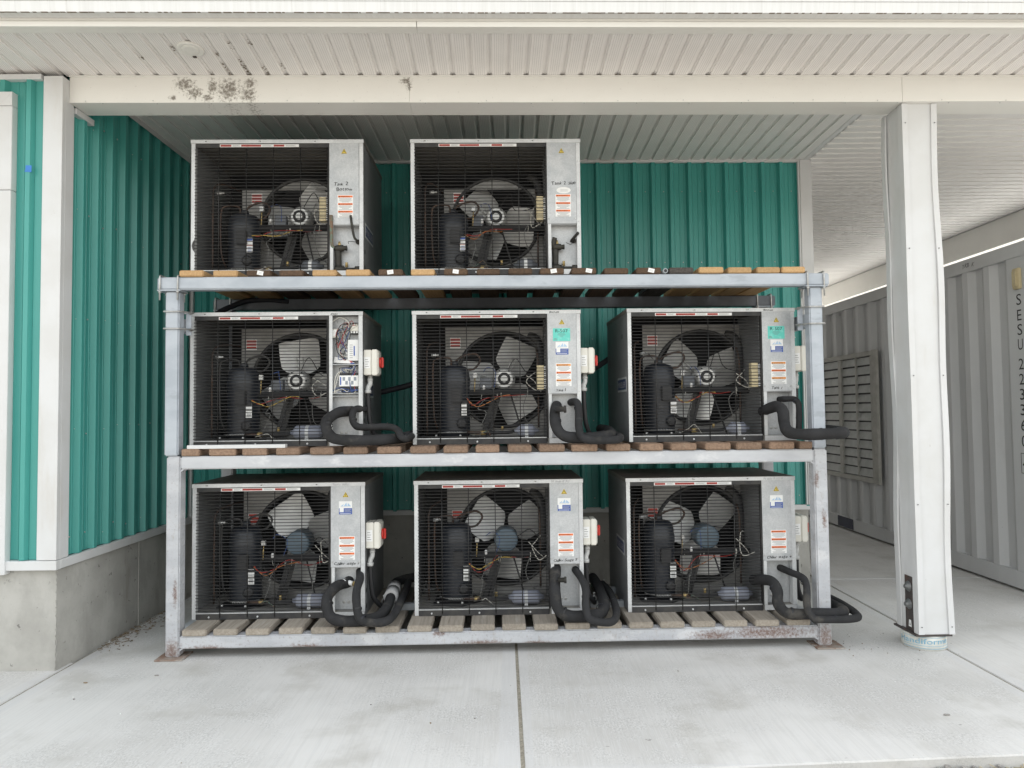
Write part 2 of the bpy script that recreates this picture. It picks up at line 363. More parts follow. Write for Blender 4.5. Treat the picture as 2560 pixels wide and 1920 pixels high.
class MB:
    def __init__(s, *mats):
        s.bm = bmesh.new(); s.mats = list(mats)
    def _f(s, vs, m, sm=False):
        try: f = s.bm.faces.new(vs)
        except ValueError: return None
        f.material_index = m; f.smooth = sm; return f
    def box(s, x0, x1, y0, y1, z0, z1, m=0, bev=0.0, T=None):
        co = [(x0, y0, z0), (x1, y0, z0), (x1, y1, z0), (x0, y1, z0), (x0, y0, z1), (x1, y0, z1), (x1, y1, z1), (x0, y1, z1)]
        if T is not None: co = [T @ Vector(c) for c in co]
        v = [s.bm.verts.new(c) for c in co]
        fs = [s._f([v[i] for i in q], m) for q in ((3, 2, 1, 0), (4, 5, 6, 7), (0, 1, 5, 4), (1, 2, 6, 5), (2, 3, 7, 6), (3, 0, 4, 7))]
        if bev:
            es = {e for f in fs for e in f.edges}
            bmesh.ops.bevel(s.bm, geom=list(es), offset=bev, segments=1 if bev < .004 else 2, affect='EDGES', clamp_overlap=True)
        return s
    def poly(s, pts, m=0):
        s._f([s.bm.verts.new(p) for p in pts], m); return s
    def prism(s, pts, d, m=0):
        """pts: flat polygon (3d), extruded by vector d"""
        d = Vector(d); a = [s.bm.verts.new(p) for p in pts]; b = [s.bm.verts.new(Vector(p) + d) for p in pts]
        s._f(a[::-1], m); s._f(b, m)
        for i in range(len(a)):
            j = (i + 1) % len(a); s._f([a[i], a[j], b[j], b[i]], m)
        return s
    def rings(s, rings, m=0, cap=True, sm=True):
        rv = [[s.bm.verts.new(p) for p in r] for r in rings]
        for a, b in zip(rv, rv[1:]):
            k = len(a)
            for i in range(k):
                s._f([a[i], a[(i + 1) % k], b[(i + 1) % k], b[i]], m, sm)
        if cap:
            s._f(rv[0][::-1], m); s._f(rv[-1], m)
        return s
    def tube(s, pts, r, n=8, m=0, sub=4, cap=True, corr=None):
        P = [Vector(p) for p in pts]
        if sub > 1 and len(P) > 2:
            Q = []
            for i in range(len(P) - 1):
                a = P[max(i - 1, 0)]; b = P[i]; c = P[i + 1]; d = P[min(i + 2, len(P) - 1)]
                for k in range(sub):
                    t = k / sub
                    Q.append(.5 * ((2 * b) + (c - a) * t + (2 * a - 5 * b + 4 * c - d) * t * t + (3 * b - a - 3 * c + d) * t ** 3))
            Q.append(P[-1]); P = Q
        t0 = (P[1] - P[0]).normalized()
        u = t0.orthogonal().normalized(); R_ = []
        for i, p in enumerate(P):
            t = (P[min(i + 1, len(P) - 1)] - P[max(i - 1, 0)]).normalized()
            u = (u - t * u.dot(t)).normalized(); v = t.cross(u)
            rr = r[min(i, len(r) - 1)] if isinstance(r, (list, tuple)) else r
            if corr: rr *= (1 + corr * (i % 2))
            R_.append([p + (u * math.cos(2 * PI * k / n) + v * math.sin(2 * PI * k / n)) * rr for k in range(n)])
        return s.rings(R_, m, cap)
    def rod(s, a, b, r, n=6, m=0):
        return s.tube([a, b], r, n, m, 1)
    def lathe(s, o, ax, prof, n=16, m=0, cap=True):
        """prof: (distance along axis, radius)"""
        o = Vector(o); ax = Vector(ax).normalized(); u = ax.orthogonal().normalized(); v = ax.cross(u)
        return s.rings([[o + ax * h + (u * math.cos(2 * PI * k / n) + v * math.sin(2 * PI * k / n)) * max(r, 1e-4) for k in range(n)] for h, r in prof], m, cap)
    def screw(s, p, ax=(0, -1, 0), r=.006, h=.004, m=0):
        return s.lathe(p, ax, [(0, r), (h, r * .8)], 6, m)
    def text(s, st, o, ux, uy, size, m=0, align='L', shear=0.0, width=None):
        vs, fs, w_ = text_geo(st)
        o = Vector(o); ux = Vector(ux); uy = Vector(uy)
        sx = size if width is None else width / w_
        off = {'L': 0, 'C': -w_ / 2, 'R': -w_}[align]
        nv = [s.bm.verts.new(o + ux * ((x + off) * sx + y * shear * size) + uy * (y * size)) for x, y in vs]
        for f in fs: s._f([nv[i] for i in f], m)
        return s
    def hand(s, st, o, ux, uy, size, m=0, seed=1):
        """handwriting: letters slanted and unsteady"""
        rg = random.Random(seed); x = 0; ux = Vector(ux); uy = Vector(uy); o = Vector(o)
        for ch in st:
            if ch == ' ': x += size * .45; continue
            a = rg.uniform(-.14, .14); k = rg.uniform(.85, 1.15) * size
            e1 = ux * math.cos(a) + uy * math.sin(a); e2 = uy * math.cos(a) - ux * math.sin(a); oo = o + ux * x + uy * rg.uniform(-.08, .08) * size; sh = rg.uniform(.1, .35)
            for q in (0, .045): s.text(ch, oo + ux * q * size + ux.cross(uy) * q * .004, e1, e2, k, m, shear=sh)
            x += text_geo(ch)[2] * k + size * .09
        return s
    def build(s, name, parent=None, loc=None, rz=0.0, label=None):
        me = bpy.data.meshes.new(name); s.bm.normal_update(); s.bm.to_mesh(me); s.bm.free()
        for k in s.mats: me.materials.append(MATS[k])
        return link(name, me, parent, loc, rz, label)

def link(name, me, parent=None, loc=None, rz=0.0, label=None):
    o = bpy.data.objects.new(name, me); C.objects.link(o)
    if parent is not None: o.parent = parent
    if loc is not None: o.location = loc
    if rz: o.rotation_euler = (0, 0, rz)
    if label: o['label'] = label
    return o
def thing(name, label, cat, loc=(0, 0, 0), rz=0.0, group=None):
    o = link(name, None, None, loc, rz); return tag(o, label, cat, group)
def tag(o, label, cat, group=None):
    o['label'] = label; o['category'] = cat
    if group: o['group'] = group
    return o
def structure(o, label=None):
    o['kind'] = 'structure'
    if label: o['label'] = label
    return o

K = .022                       # the front of the porch and the rack stand 1.3 degrees off the camera's square
AK = math.atan(K)

# ------------------------------------------------------------------ ground and slabs
g = MB('gravel'); g.poly([(-400, -400, -.062), (400, -400, -.062), (400, 400, -.062), (-400, 400, -.062)])
structure(g.build('ground'))
pv = MB('found_concrete'); pv.box(-9, 9.5, 3.3, 18, -.12, -.012)
pave = structure(pv.build('pavement'))
def slab(pts, name_mat):
    """a cast slab, outline anticlockwise, 12 cm thick with eased edges"""
    b = MB(name_mat)
    q = [Vector((x, y, 0)) for x, y in pts]; c = sum(q, Vector()) / len(q)
    top = [c + (p - c) - (p - c).normalized() * .006 for p in q]
    b.rings([[Vector((p.x, p.y, -.118)) for p in q], [Vector((p.x, p.y, -.007)) for p in q], [Vector((p.x, p.y, 0)) for p in top]], 0, True, False)
    return b.build('slab', pave)
ye = lambda x: 3.058 + .06 * (x - 1.03)
concrete_ground('slab_conc_a', -2.685, -.006, 3.0, 6.2, 1.0)
concrete_ground('slab_conc_b', .006, 2.675, 3.0, 6.2, 5.3)
concrete_ground('slab_conc_c', 2.69, 9.0, 3.1, 6.30, 9.1)
concrete_ground('slab_conc_d', 2.69, 9.0, 6.31, 18.0, 14.2)
concrete_ground('slab_conc_e', -9, -2.70, 2.9, 4.4, 21.0)
slab([(-2.685, ye(-2.7)), (.023, ye(0)), (-.019, 6.2), (-2.685, 6.2)], 'slab_conc_a')
slab([(.038, ye(0)), (2.675, ye(2.68)), (2.675, 6.2), (-.006, 6.2)], 'slab_conc_b')
slab([(2.69, ye(2.69)), (9.0, ye(9)), (9.0, 6.30), (2.69, 6.30)], 'slab_conc_c')
slab([(2.69, 6.312), (9.0, 6.312), (9.0, 17.9), (2.69, 17.9)], 'slab_conc_d')
slab([(-8.9, ye(-8.9)), (-2.70, ye(-2.7)), (-2.70, 4.4), (-8.9, 4.4)], 'slab_conc_e')
# dirt packed into the joints
jb = MB('joint_dirt')
jb.poly([(.015, 3.0, -.004), (.044, 3.0, -.004), (-.001, 6.1, -.004), (-.026, 6.1, -.004)])
jb.poly([(2.674, 3.15, -.006), (2.691, 3.15, -.006), (2.691, 9, -.006), (2.674, 9, -.006)])
jb.poly([(-2.701, 2.95, -.006), (-2.684, 2.95, -.006), (-2.684, 6, -.006), (-2.701, 6, -.006)])
structure(jb.build('joint_dirt')); 

# ------------------------------------------------------------------ the building
bld = thing('building', 'teal metal clad building with white trim, concrete foundation and vented porch soffit', 'building')
P_RIB = .16
RIB = [(0, 0), (.040, 0), (.043, .0035), (.049, .0035), (.052, 0), (.082, 0), (.085, .0035), (.091, .0035), (.094, 0), (.100, 0), (.116, .034), (.144, .034), (.16, 0)]
def ribbed(b, n, z0, z1, o, u, d, m=0, umax=None):
    """n pitches of ribbed sheet from o along u, ribs raised along d"""
    o = Vector(o); u = Vector(u); d = Vector(d); pts = []
    for k in range(n):
        for a, h in RIB[:-1] if k < n - 1 else RIB:
            uu = k * P_RIB + a
            if umax is not None and uu > umax: continue
            pts.append(o + u * uu + d * h)
    lo = [b.bm.verts.new((p.x, p.y, z0)) for p in pts]; hi = [b.bm.verts.new((p.x, p.y, z1)) for p in pts]
    for i in range(len(pts) - 1): b._f([lo[i], lo[i + 1], hi[i + 1], hi[i]], m)
    return b
# foundation
f = MB('found_concrete')
f.box(-9, -2.715, 4.258, 4.55, -.05, .597, bev=.006)
f.build('foundation_wall', bld)
f = MB('found_concrete')
f.box(-3.0, -2.72, 4.552, 5.19, -.05, .598); f.box(-3.0, -2.7185, 5.192, 5.86, -.05, .5985); f.box(-3.0, -2.72, 5.862, 6.5, -.05, .598)
f.box(-2.7195, -2.7150, 4.545, 4.56, -.02, .59); f.box(-2.7185, -2.7145, 5.186, 5.196, -.02, .59); f.box(-2.7185, -2.7145, 5.856, 5.866, -.02, .59)
f.build('foundation_wall', bld)
f = MB('found_concrete', 'tube_paper'); rg = random.Random(2)
for k in range(70):
    z = rg.uniform(.01, .57); q = rg.uniform(.002, .007)
    f.box(-2.7195 - q * .4, -2.7145 + q * .15, 4.254 - q * .15, 4.262, z, z + q * 2.2, 0)
o = f.build('chipped_edge', bld); o['kind'] = 'stuff'
f = MB('found_concrete')
f.box(-2.71, 2.60, 6.10, 6.35, -.05, .64, T=Matrix.Rotation(AK, 4, 'Z')); f.box(2.50, 2.60, 6.30, 17.5, -.05, .66)
f.build('foundation_wall', bld)
# front wall left of the porch
w1 = MB('steel_dark'); w1.box(-9, -2.74, 4.29, 4.33, .62, 3.6)
wl = w1.build('wall', bld)
for k in range(4):
    b = MB('teal'); ribbed(b, 6, .655, 3.56, (-2.742 - .96 * (k + 1) - .135, 4.258 - .0015 * (k % 2), 0), (1, 0, 0), (0, -1, 0))
    b.build('cladding_sheet', wl)
b = MB('teal'); b.box(-2.878, -2.80, 4.250, 4.259, .655, 3.56); b.build('cladding_sheet', wl)
# return wall (left side of the alcove)
w1 = MB('steel_dark'); w1.box(-2.80, -2.775, 4.35, 6.2, .62, 3.72)
wl = w1.build('wall', bld)
for k in range(2):
    b = MB('teal'); ribbed(b, 6, .655, 3.685, (-2.735 + .0015 * k, 4.33 + .96 * k, 0), (0, 1, 0), (1, 0, 0)); b.build('cladding_sheet', wl)
# back wall
w1 = MB('steel_dark'); w1.box(-2.75, 2.56, 6.115, 6.145, .62, 3.72, T=Matrix.Rotation(AK, 4, 'Z'))
wl = w1.build('wall', bld)
TB = Matrix.Translation((0, 6.075, 0)) @ Matrix.Rotation(AK, 4, 'Z')
for k in range(6):
    b = MB('teal'); ribbed(b, 6, .672, 3.68, (0, 0, 0), (1, 0, 0), (0, -1, 0), umax=None if k < 5 else .5)
    b.build('cladding_sheet', wl, TB @ Vector((-2.73 + .96 * k, .0, .0)) + Vector((0, .0015 * (k % 2), 0)), AK)
# right wall of the building along the breezeway (out of view; white to brighten the breezeway)
b = MB('white_trim'); ribbed(b, 51, .68, 3.68, (2.585, 14.31, 0), (0, -1, 0), (1, 0, 0)); wr = b.build('wall', bld)
# screws in the cladding
sc = MB('zinc')
rg = random.Random(3)
for zz in (.76, 1.42, 2.12, 2.78, 3.4):
    for k in range(10):
        yy = 4.33 + .16 * k + .066 + .04 * (rg.random() > .5)
        sc.screw((-2.734, yy, zz + rg.uniform(-.03, .03)), (1, 0, 0), .006, .005)
    for xx in (-2.90, -2.83):
        sc.screw((xx, 4.2585, zz + rg.uniform(-.04, .04)), (0, -1, 0), .006, .005)
    for k in range(33):
        p = TB @ Vector((-2.73 + .16 * k + .066, -.001, 0)); sc.screw((p.x, p.y, zz), (0, -1, 0), .005, .004)
sc.build('screws', bld)
# trim: corner, base flashing, wall top, back corner
def trim(*boxes, name='corner_trim', m='white_trim', T=None, bev=.002, label=None):
    b = MB(m)
    for q in boxes: b.box(*q, bev=bev, T=T)
    return b.build(name, bld, label=label)
trim((-2.815, -2.699, 4.221, 4.256, .655, 3.565), (-2.722, -2.700, 4.257, 4.336, .655, 3.565))
trim((-2.826, -2.816, 4.236, 4.2575, .655, 3.562), (-2.712, -2.704, 4.337, 4.347, .655, 3.42))
trim((-8.9, -2.696, 4.218, 4.262, .597, .652), name='base_flashing')
trim((-2.724, -2.696, 4.263, 6.0, .598, .653), name='base_flashing')
trim((-2.71, 2.60, -.03, .01, .64, .682), name='base_flashing', T=TB)
trim((-8.9, -2.83, 4.219, 4.262, 3.545, 3.578), name='wall_head_trim')
trim((-2.735, -2.696, 4.352, 4.545, 3.385, 3.424), name='wall_head_trim')
trim((-2.6995, -2.6972, 4.552, 6.0, 3.628, 3.668), name='ceiling_edge_trim', bev=0)
trim((-2.70, 2.56, -.036, -.004, 3.648, 3.684), name='ceiling_edge_trim', T=TB)
trim((2.500, 2.515, -.042, .0, .684, 3.66), (2.5165, 2.600, -.046, .02, .684, 3.664), T=TB)
trim((2.596, 2.625, 6.10, 6.24, .684, 3.664))
trim((-2.722, -2.690, 5.965, 6.0, .655, 3.65))
trim((2.55, 2.60, 4.6, 6.10, 3.664, 3.69), name='ceiling_edge_trim')
# window at the left edge
wn = MB('white_trim')
for q in ((-3.078, -2.992, .575, 3.46),):
    wn.box(q[0], q[1], 4.205, 4.256, .575, 2.862, bev=.003); wn.box(q[0], q[1], 4.2055, 4.256, 2.865, 3.376, bev=.003)
wn.prism([(-4.2, 4.205, 3.375), (-3.08, 4.205, 3.375), (-2.992, 4.205, 3.462), (-4.2, 4.205, 3.462)], (0, .05, 0))
wn.prism([(-3.077, 4.2052, 3.378), (-2.994, 4.2052, 3.378), (-2.994, 4.2052, 3.459)], (0, .05, 0))
wf = wn.build('window', bld, label='tall white framed window at the left edge')
b = MB('offwhite'); b.box(-3.125, -3.082, 4.214, 4.25, .6, 3.372); b.box(-4.2, -3.126, 4.214, 4.25, 3.21, 3.25, bev=.002)
b.box(-4.2, -3.126, 4.216, 4.25, 3.335, 3.372); b.box(-4.2, -3.126, 4.216, 4.25, .6, .66); b.build('window_frame', wf)
b = MB('glass_dark'); b.box(-4.2, -3.126, 4.226, 4.231, .66, 3.335); b.build('pane', wf)
# header beam
b = MB('header_board', 'cream_trim')
HB = (0, 4.3466, 3.427)
b.box(-2.70, -.6175, 0, .19, 0, .160, bev=.0012); b.box(-.6165, 2.4795, -.0008, .19, -.0008, .162, bev=.0012); b.box(2.4805, 6.3, -.002, .19, .002, .164, 1, bev=.0012)
b.build('header_beam', bld, HB, AK)
sc = MB('zinc')
for k in range(20):
    sc.screw((-2.5 + .33 * k, .006 + (k % 3) * .002, -.0015), (0, 0, -1), .004, .003); sc.screw((-2.6 + .41 * k, -.0025, .008 + .003 * (k % 2)), (0, -1, 0), .0035, .003)
sc.build('screws', bld, HB, AK)
# side header over the container and the far end of the porch
b = MB('cream_trim'); b.box(5.62, 5.80, 4.56, 9.6, 3.348, 3.66, bev=.003); b.box(5.622, 5.80, 9.603, 14.4, 3.346, 3.66, bev=.003)
b.build('header_beam', bld)
# roof: closes everything above
b = MB('gutter_white'); b.box(-10, 5.85, 3.82, 14.5, 3.80, 3.84); b.build('roof', bld)
b = MB('teal'); b.box(-10, 2.58, 14.40, 14.46, 0, 3.80); b.box(-10.0, -9.94, 4.3, 14.4, 0, 3.8); b.build('wall', bld)
# fascia and gutter along the eave
EV = (0, 3.80, 0)
b = MB('cream_trim')
b.box(-9.5, -.50, 0, .02, 3.604, 3.634, bev=.002); b.box(-.497, 6.4, -.001, .02, 3.603, 3.634, bev=.002)
b.box(-9.5, -.50, .02, .07, 3.604, 3.609); b.box(-.497, 6.4, .02, .07, 3.603, 3.608)
b.box(-9.5, 6.4, .004, .02, 3.637, 3.82)
b.build('fascia', bld, EV, AK)
b = MB('gutter_white', 'ink_pale')
b.prism([(-9.5, -.062, 3.648), (-9.5, .003, 3.651), (-9.5, .003, 3.80), (-9.5, -.085, 3.80), (-9.5, -.085, 3.765), (-9.5, -.066, 3.722), (-9.5, -.064, 3.708), (-9.5, -.069, 3.704)], (15.9, 0, 0))
b.box(-9.5, 6.4, -.0725, -.0665, 3.7065, 3.7105)
gut = b.build('gutter', bld, EV, AK)
b = MB('mould'); rg = random.Random(5)
for k in range(150):
    x = -3.2 + k * .045 + rg.uniform(0, .03); b.box(x, x + rg.uniform(.006, .05), -.0645, -.055, 3.6458 + rg.uniform(0, .0015), 3.6478)
o = b.build('gutter_grime', gut); o['kind'] = 'stuff'
# soffit panels
PIT = .1138
def panel_mesh(name, L, m):
    b = MB(m)
    prof = [(0, 0), (.079, 0), (.082, .010), (.0965, .0105), (.097, .0145), (.099, .0145), (.0995, .0105), (.111, .010), (PIT, 0)]
    a = [b.bm.verts.new((x, 0, z)) for x, z in prof]; c = [b.bm.verts.new((x, L, z)) for x, z in prof]
    for i in range(len(prof) - 1): b._f([a[i], c[i], c[i + 1], a[i + 1]], 0)
    me = bpy.data.meshes.new(name); b.bm.to_mesh(me); b.bm.free(); me.materials.append(MATS[m]); return me
sb = MB('cream_trim'); sb.box(-2.70, 6.3, -.012, .0, .1585, .166)      # the channel the panels slip into
sof = sb.build('soffit', bld, HB, AK)
TILT = R(4.2)
me = panel_mesh('soffit_panel', .50, 'soffit_vent')
x0 = -1.012
for k in range(-36, 63):
    x = x0 + PIT * k
    if x < -5.1 or x > 6.2: continue
    o = link('soffit_panel', me, sof)
    o.location = (x, -.493, .1665 + .493 * math.tan(TILT)); o.rotation_euler = (-TILT, 0, 0)
b = MB('black'); b.box(-9.4, 6.3, -.47, .02, .225, .235); b.build('sub_fascia', bld, HB, AK)
# ceiling inside the alcove
sb = MB('cream_trim'); sb.box(-2.70, 2.6, 4.56, 6.1, 3.70, 3.71)
ceil_ = sb.build('ceiling', bld)
me = panel_mesh('ceiling_panel', 1.60, 'ceiling_vent')
for k in range(47):
    x = -2.70 + .1125 * k
    o = link('ceiling_panel', me, ceil_, (x, 4.545 + K * x, 3.666), 0)
    o.scale = (.1125 / PIT, 1, 1)
# ceiling of the breezeway: panels run across
sb = MB('cream_trim'); sb.box(2.64, 5.8, 4.62, 14.4, 3.70, 3.71)
ceil2 = sb.build('ceiling', bld)
me = panel_mesh('ceiling_panel', 3.10, 'ceiling_vent')
for k in range(86):
    o = link('ceiling_panel', me, ceil2, (5.71, 4.55 + K * 2.6 + PIT * k, 3.668), PI / 2)

# round light in the soffit
T0 = Matrix.Translation(HB) @ Matrix.Rotation(AK, 4, 'Z') @ Matrix.Translation((-1.84, -.29, .1665 + .29 * math.tan(TILT))) @ Matrix.Rotation(-TILT, 4, 'X')
lt = thing('ceiling_light', 'round white flush light in the stained soffit, upper left', 'light')
lt.matrix_world = T0
b = MB('cream_trim'); b.lathe((0, 0, .002), (0, 0, -1), [(0, .074), (.010, .073), (.013, .068), (.010, .050), (.009, .046)], 28, 0); b.build('trim_ring', lt)
b = MB('beige'); b.mats = ['cream_trim']; b.lathe((0, 0, -.0075), (0, 0, -1), [(0, .0495), (.003, .045), (.0045, .03)], 28, 0); b.build('diffuser', lt)
b = MB('steel_brown'); b.box(-.012, .008, .055, .07, -.016, -.0115); b.build('clip', lt)
# cobwebs and mould along the soffit grooves
b = MB('mould'); rg = random.Random(11)
def mould(x, y, ln, n):
    for q in range(n):
        yy = y + rg.uniform(-ln, ln); xx = x + rg.gauss(0, .006); r_ = .0012 + .005 * rg.random() ** 2
        T = Matrix.Translation((xx, yy, .1662 - yy * math.tan(TILT) + .004)) @ Matrix.Rotation(-TILT, 4, 'X') @ Matrix.Rotation(rg.uniform(0, 3), 4, 'Z')
        b.box(-r_, r_, -r_ * rg.uniform(.3, 1.4), r_, -.0052, -.0042, T=T)
for k in range(-6, 52):
    gx = x0 + PIT * k + .098
    if gx > 2.4 or k < -3: pass
    mould(gx, -.012, .010, 3)
for k, y, ln, n in ((-7, -.08, .07, 26), (-6, -.10, .1, 34), (-7, -.22, .03, 12), (-6, -.33, .05, 14), (-5, -.06, .05, 16), (-9, -.30, .03, 10), (-5, -.36, .03, 10), (-4, -.10, .05, 8), (-11, -.2, .02, 6), (-8, -.04, .03, 8)):
    mould(x0 + PIT * k + .098, y, ln, n)
o = b.build('mould', sof); o['kind'] = 'stuff'
# blue tape on the siding
b = MB('tape_blue'); b.prism([(-2.9195, 4.2222, 2.978), (-2.882, 4.2222, 2.975), (-2.881, 4.2222, 3.016), (-2.916, 4.2222, 3.018)], (0, .0012, 0))
b.prism([(-2.926, 4.2226, 2.982), (-2.918, 4.2226, 2.976), (-2.916, 4.2226, 2.99)], (0, .001, 0))
tag(b.build('tape'), 'small square of blue tape on the teal front wall', 'tape')

# ------------------------------------------------------------------ shipping container
cn = thing('shipping_container', 'grey corrugated shipping container with louvred vent beside the breezeway', 'shipping container', (4.12, 5.5, 0))
XF = 0.0
b = MB('cont_paint')
pts = [(-.0, .02), (-.0, .36)]
y = .36
while y < 5.9:
    pts += [(.036, y + .07), (.036, y + .15), (0, y + .22), (0, y + .29)]; y += .29
lo = [b.bm.verts.new((x, yy, .155)) for x, yy in pts]; hi = [b.bm.verts.new((x, yy, 2.716)) for x, yy in pts]
for i in range(len(pts) - 1): b._f([lo[i], hi[i], hi[i + 1], lo[i + 1]], 0)
b.build('side_panel', cn)
b = MB('cont_paint'); b.box(-.012, .06, .1, 6.0, 2.715, 2.832, bev=.004); b.build('top_rail', cn)
b = MB('cont_paint'); b.box(-.01, .05, .1, 6.0, .02, .16, bev=.004); b.build('bottom_rail', cn)
b = MB('cont_paint'); b.box(-.018, .16, -.1, .10, .0, 2.845, bev=.006); b.build('corner_post', cn)
b = MB('cont_paint'); b.box(-.018, .16, 6.0, 6.18, .0, 2.845, bev=.006); b.build('corner_post', cn)
b = MB('cont_paint'); b.mats = ['cont_paint', 'gutter_white']; b.box(.07, 2.42, .0, 6.1, 2.80, 2.815, 1); b.box(.07, 2.42, 0, 6.1, .1, .15); b.box(2.36, 2.42, .0, 6.1, .15, 2.80); b.box(.06, 2.36, .0, .04, .15, 2.80); b.box(.06, 2.36, 6.06, 6.1, .15, 2.80)
b.build('shell', cn)
b = MB('cont_navy'); b.box(-.014, -.0105, 3.15, 3.55, .03, .155); b.build('navy_rail_patch', cn)  # flat navy rectangle on the bottom rail
b = MB('beige'); b.box(-.035, -.001, .185, .255, 2.45, 2.62, bev=.006); b.box(-.045, -.034, .195, .245, 2.47, 2.60, bev=.004); b.build('vent_cover', cn)
b = MB('ink')
for ch, z in zip('SESU223360', (2.37, 2.243, 2.125, 2.005, 1.845, 1.722, 1.60, 1.475, 1.35, 1.222)):
    b.text(ch, (-.0012, .232, z - .045), (0, -1, 0), (0, 0, 1), .128, 0, 'C', width=.055 if ch != 'E' else .048)
b.text('4', (-.0012, .222, .99), (0, -1, 0), (0, 0, 1), .15, 0, 'C', width=.07)
for q in ((.275, .270, .96, 1.125), (.175, .170, .96, 1.125)): b.box(-.0014, -.0006, q[1], q[0], q[2], q[3])
b.box(-.0014, -.0006, .175, .27, 1.12, 1.125); b.box(-.0014, -.0006, .175, .27, .96, .965)
b.build('container_number', cn)
b = MB('ink_grey'); b.hand('TKB K', (-.0135, .92, 2.755), (0, -1, 0), (0, 0, 1), .06, 0, 4); b.build('handwriting', cn)
# the louvred vent let into the side
lv = MB('louvre_frame')
YA, YB, ZA, ZB = 2.58, 3.85, .70, 2.10
lv.box(-.035, .0, YA - .12, YA - .02, ZA - .06, ZB + .06, bev=.004); lv.box(-.028, .0, YA - .019, YA + .03, ZA, ZB, bev=.003)
lv.box(-.03, 0, YA - .019, YB, ZB + .002, ZB + .055, bev=.003); lv.box(-.03, 0, YA - .019, YB, ZA - .055, ZA - .002, bev=.003); lv.box(-.03, 0, YB, YB + .05, ZA - .05, ZB + .05)
lv.box(-.03, 0, 3.32, 3.40, ZA, ZB, bev=.003); lv.box(-.026, 0, 2.94, 2.965, ZA, ZB)
vf = lv.build('louvred_vent', cn)
b = MB('black'); b.box(-.001, .0005, YA, YB, ZA, ZB); b.build('backing', vf)
for k in range(13):
    z = ZA + (ZB - ZA) * k / 13 + .01
    for ya, yb in ((2.61, 3.32), (3.40, 3.85)):
        b = MB('louvre'); b.prism([(-.022, ya, z), (-.018, ya, z + .002), (-.003, ya, z + .088), (-.007, ya, z + .089)], (0, yb - ya, 0)); b.build('slat', vf)

# ------------------------------------------------------------------ porch column
cl = thing('porch_column', 'white metal clad porch column with buckled corner trims on a paper form stub', 'column', (2.485, 4.4215, 0), AK)
b = MB('white_trim'); b.box(.012, .212, .012, .22, .102, 3.43); b.build('cladding', cl)
def wavy(x0, x1, y0, y1, amp, ph, nx, ny, z0=.104, z1=3.425):
    b = MB('white_trim'); rings = []
    for i in range(25):
        z = z0 + (z1 - z0) * i / 24
        q = amp * (math.sin(i * .75 + ph) * .6 + math.sin(i * .31 + ph * 2) * .7)
        rings.append([(x0 + q * nx, y0 + q * ny, z), (x1 + q * nx, y0 + q * ny, z), (x1 + q * nx, y1 + q * ny, z), (x0 + q * nx, y1 + q * ny, z)])
    b.rings(rings, 0, True, False); return b.build('corner_trim', cl)
wavy(.0, .036, .0, .010, .0025, 0, .3, -.6); wavy(.002, .0105, .0105, .05, .003, .5, -1, 0)
wavy(.190, .226, .0, .010, .0075, 2, 1, -.3); wavy(.2145, .224, .0105, .04, .0075, 2, 1, 0)
wavy(.0, .0105, .19, .235, .009, 4, -1, 0)
b = MB('bolt_grey')
for z in (.15, .9, 1.7, 2.5, 3.3):
    for x in (.018, .206): b.screw((x, -.002, z), (0, -1, 0), .004, .004)
b.build('screws', cl)
b = MB('white_trim'); b.box(.0115, .0118, .15, .20, .104, .8); b.build('seam', cl)
pl = MB('steel_brown'); pl.box(.006, .0115, .060, .150, .085, .44, bev=.001); pl = pl.build('bracket_plate', cl)
b = MB('bolt_grey')
for z in (.375, .265):
    b.lathe((.0065, .107, z), (-1, 0, 0), [(0, .034), (.004, .033), (.0045, .024), (.016, .022), (.017, .012), (.028, .012)], 12)
b.build('bolt', pl)
b = MB('paper', 'ink_grey'); b.poly([(.0055, .085, .125), (.0055, .118, .125), (.0055, .112, .168), (.0055, .09, .168)]); b.poly([(.0050, .095, .135), (.0050, .108, .135), (.0050, .102, .155)], 1)
b.build('sticker', pl)
b = MB('steel_brown'); b.box(-.012, .212, .006, .26, .090, .1015, bev=.001); b.build('base_plate', cl)
st = MB('tube_paper'); CXT, CYT, RT = .108, .134, .127
st.lathe((CXT, CYT, -.003), (0, 0, 1), [(0, RT), (.03, RT + .0008), (.05, RT), (.093, RT - .001)], 40); st = st.build('form_tube', cl)
b = MB('tube_ink'); vs, fs, w_ = text_geo('Handiforme')
def wrap(vs, fs, w_, size, span, z0, slope, mid=R(-121)):
    nv = []
    for x, yv in vs:
        a = mid + (x / w_ - .5) * span
        nv.append(b.bm.verts.new((CXT + (RT + .0022) * math.cos(a), CYT + (RT + .0022) * math.sin(a), z0 + yv * size + slope * (x / w_ - .5))))
    for q in fs: b._f([nv[i] for i in q], 0)
wrap(vs, fs, w_, .046, 2.45, .040, .010); wrap(vs, fs, w_, .046, 2.45, .0412, .010, R(-120.3))
for zz, h in ((.080, .002), (.028, .0016), (.031, .0008), (.012, .003)):
    for k in range(40):
        a0 = -PI + k * PI / 40; a1 = a0 + PI / 40
        b.poly([(CXT + (RT + .0018) * math.cos(a), CYT + (RT + .0018) * math.sin(a), z_) for a, z_ in ((a0, zz + .004 * (k / 40 - .5)), (a1, zz + .004 * (k / 40 - .5)), (a1, zz + h + .004 * (k / 40 - .5)), (a0, zz + h + .004 * (k / 40 - .5)))])
b.build('lettering', st)

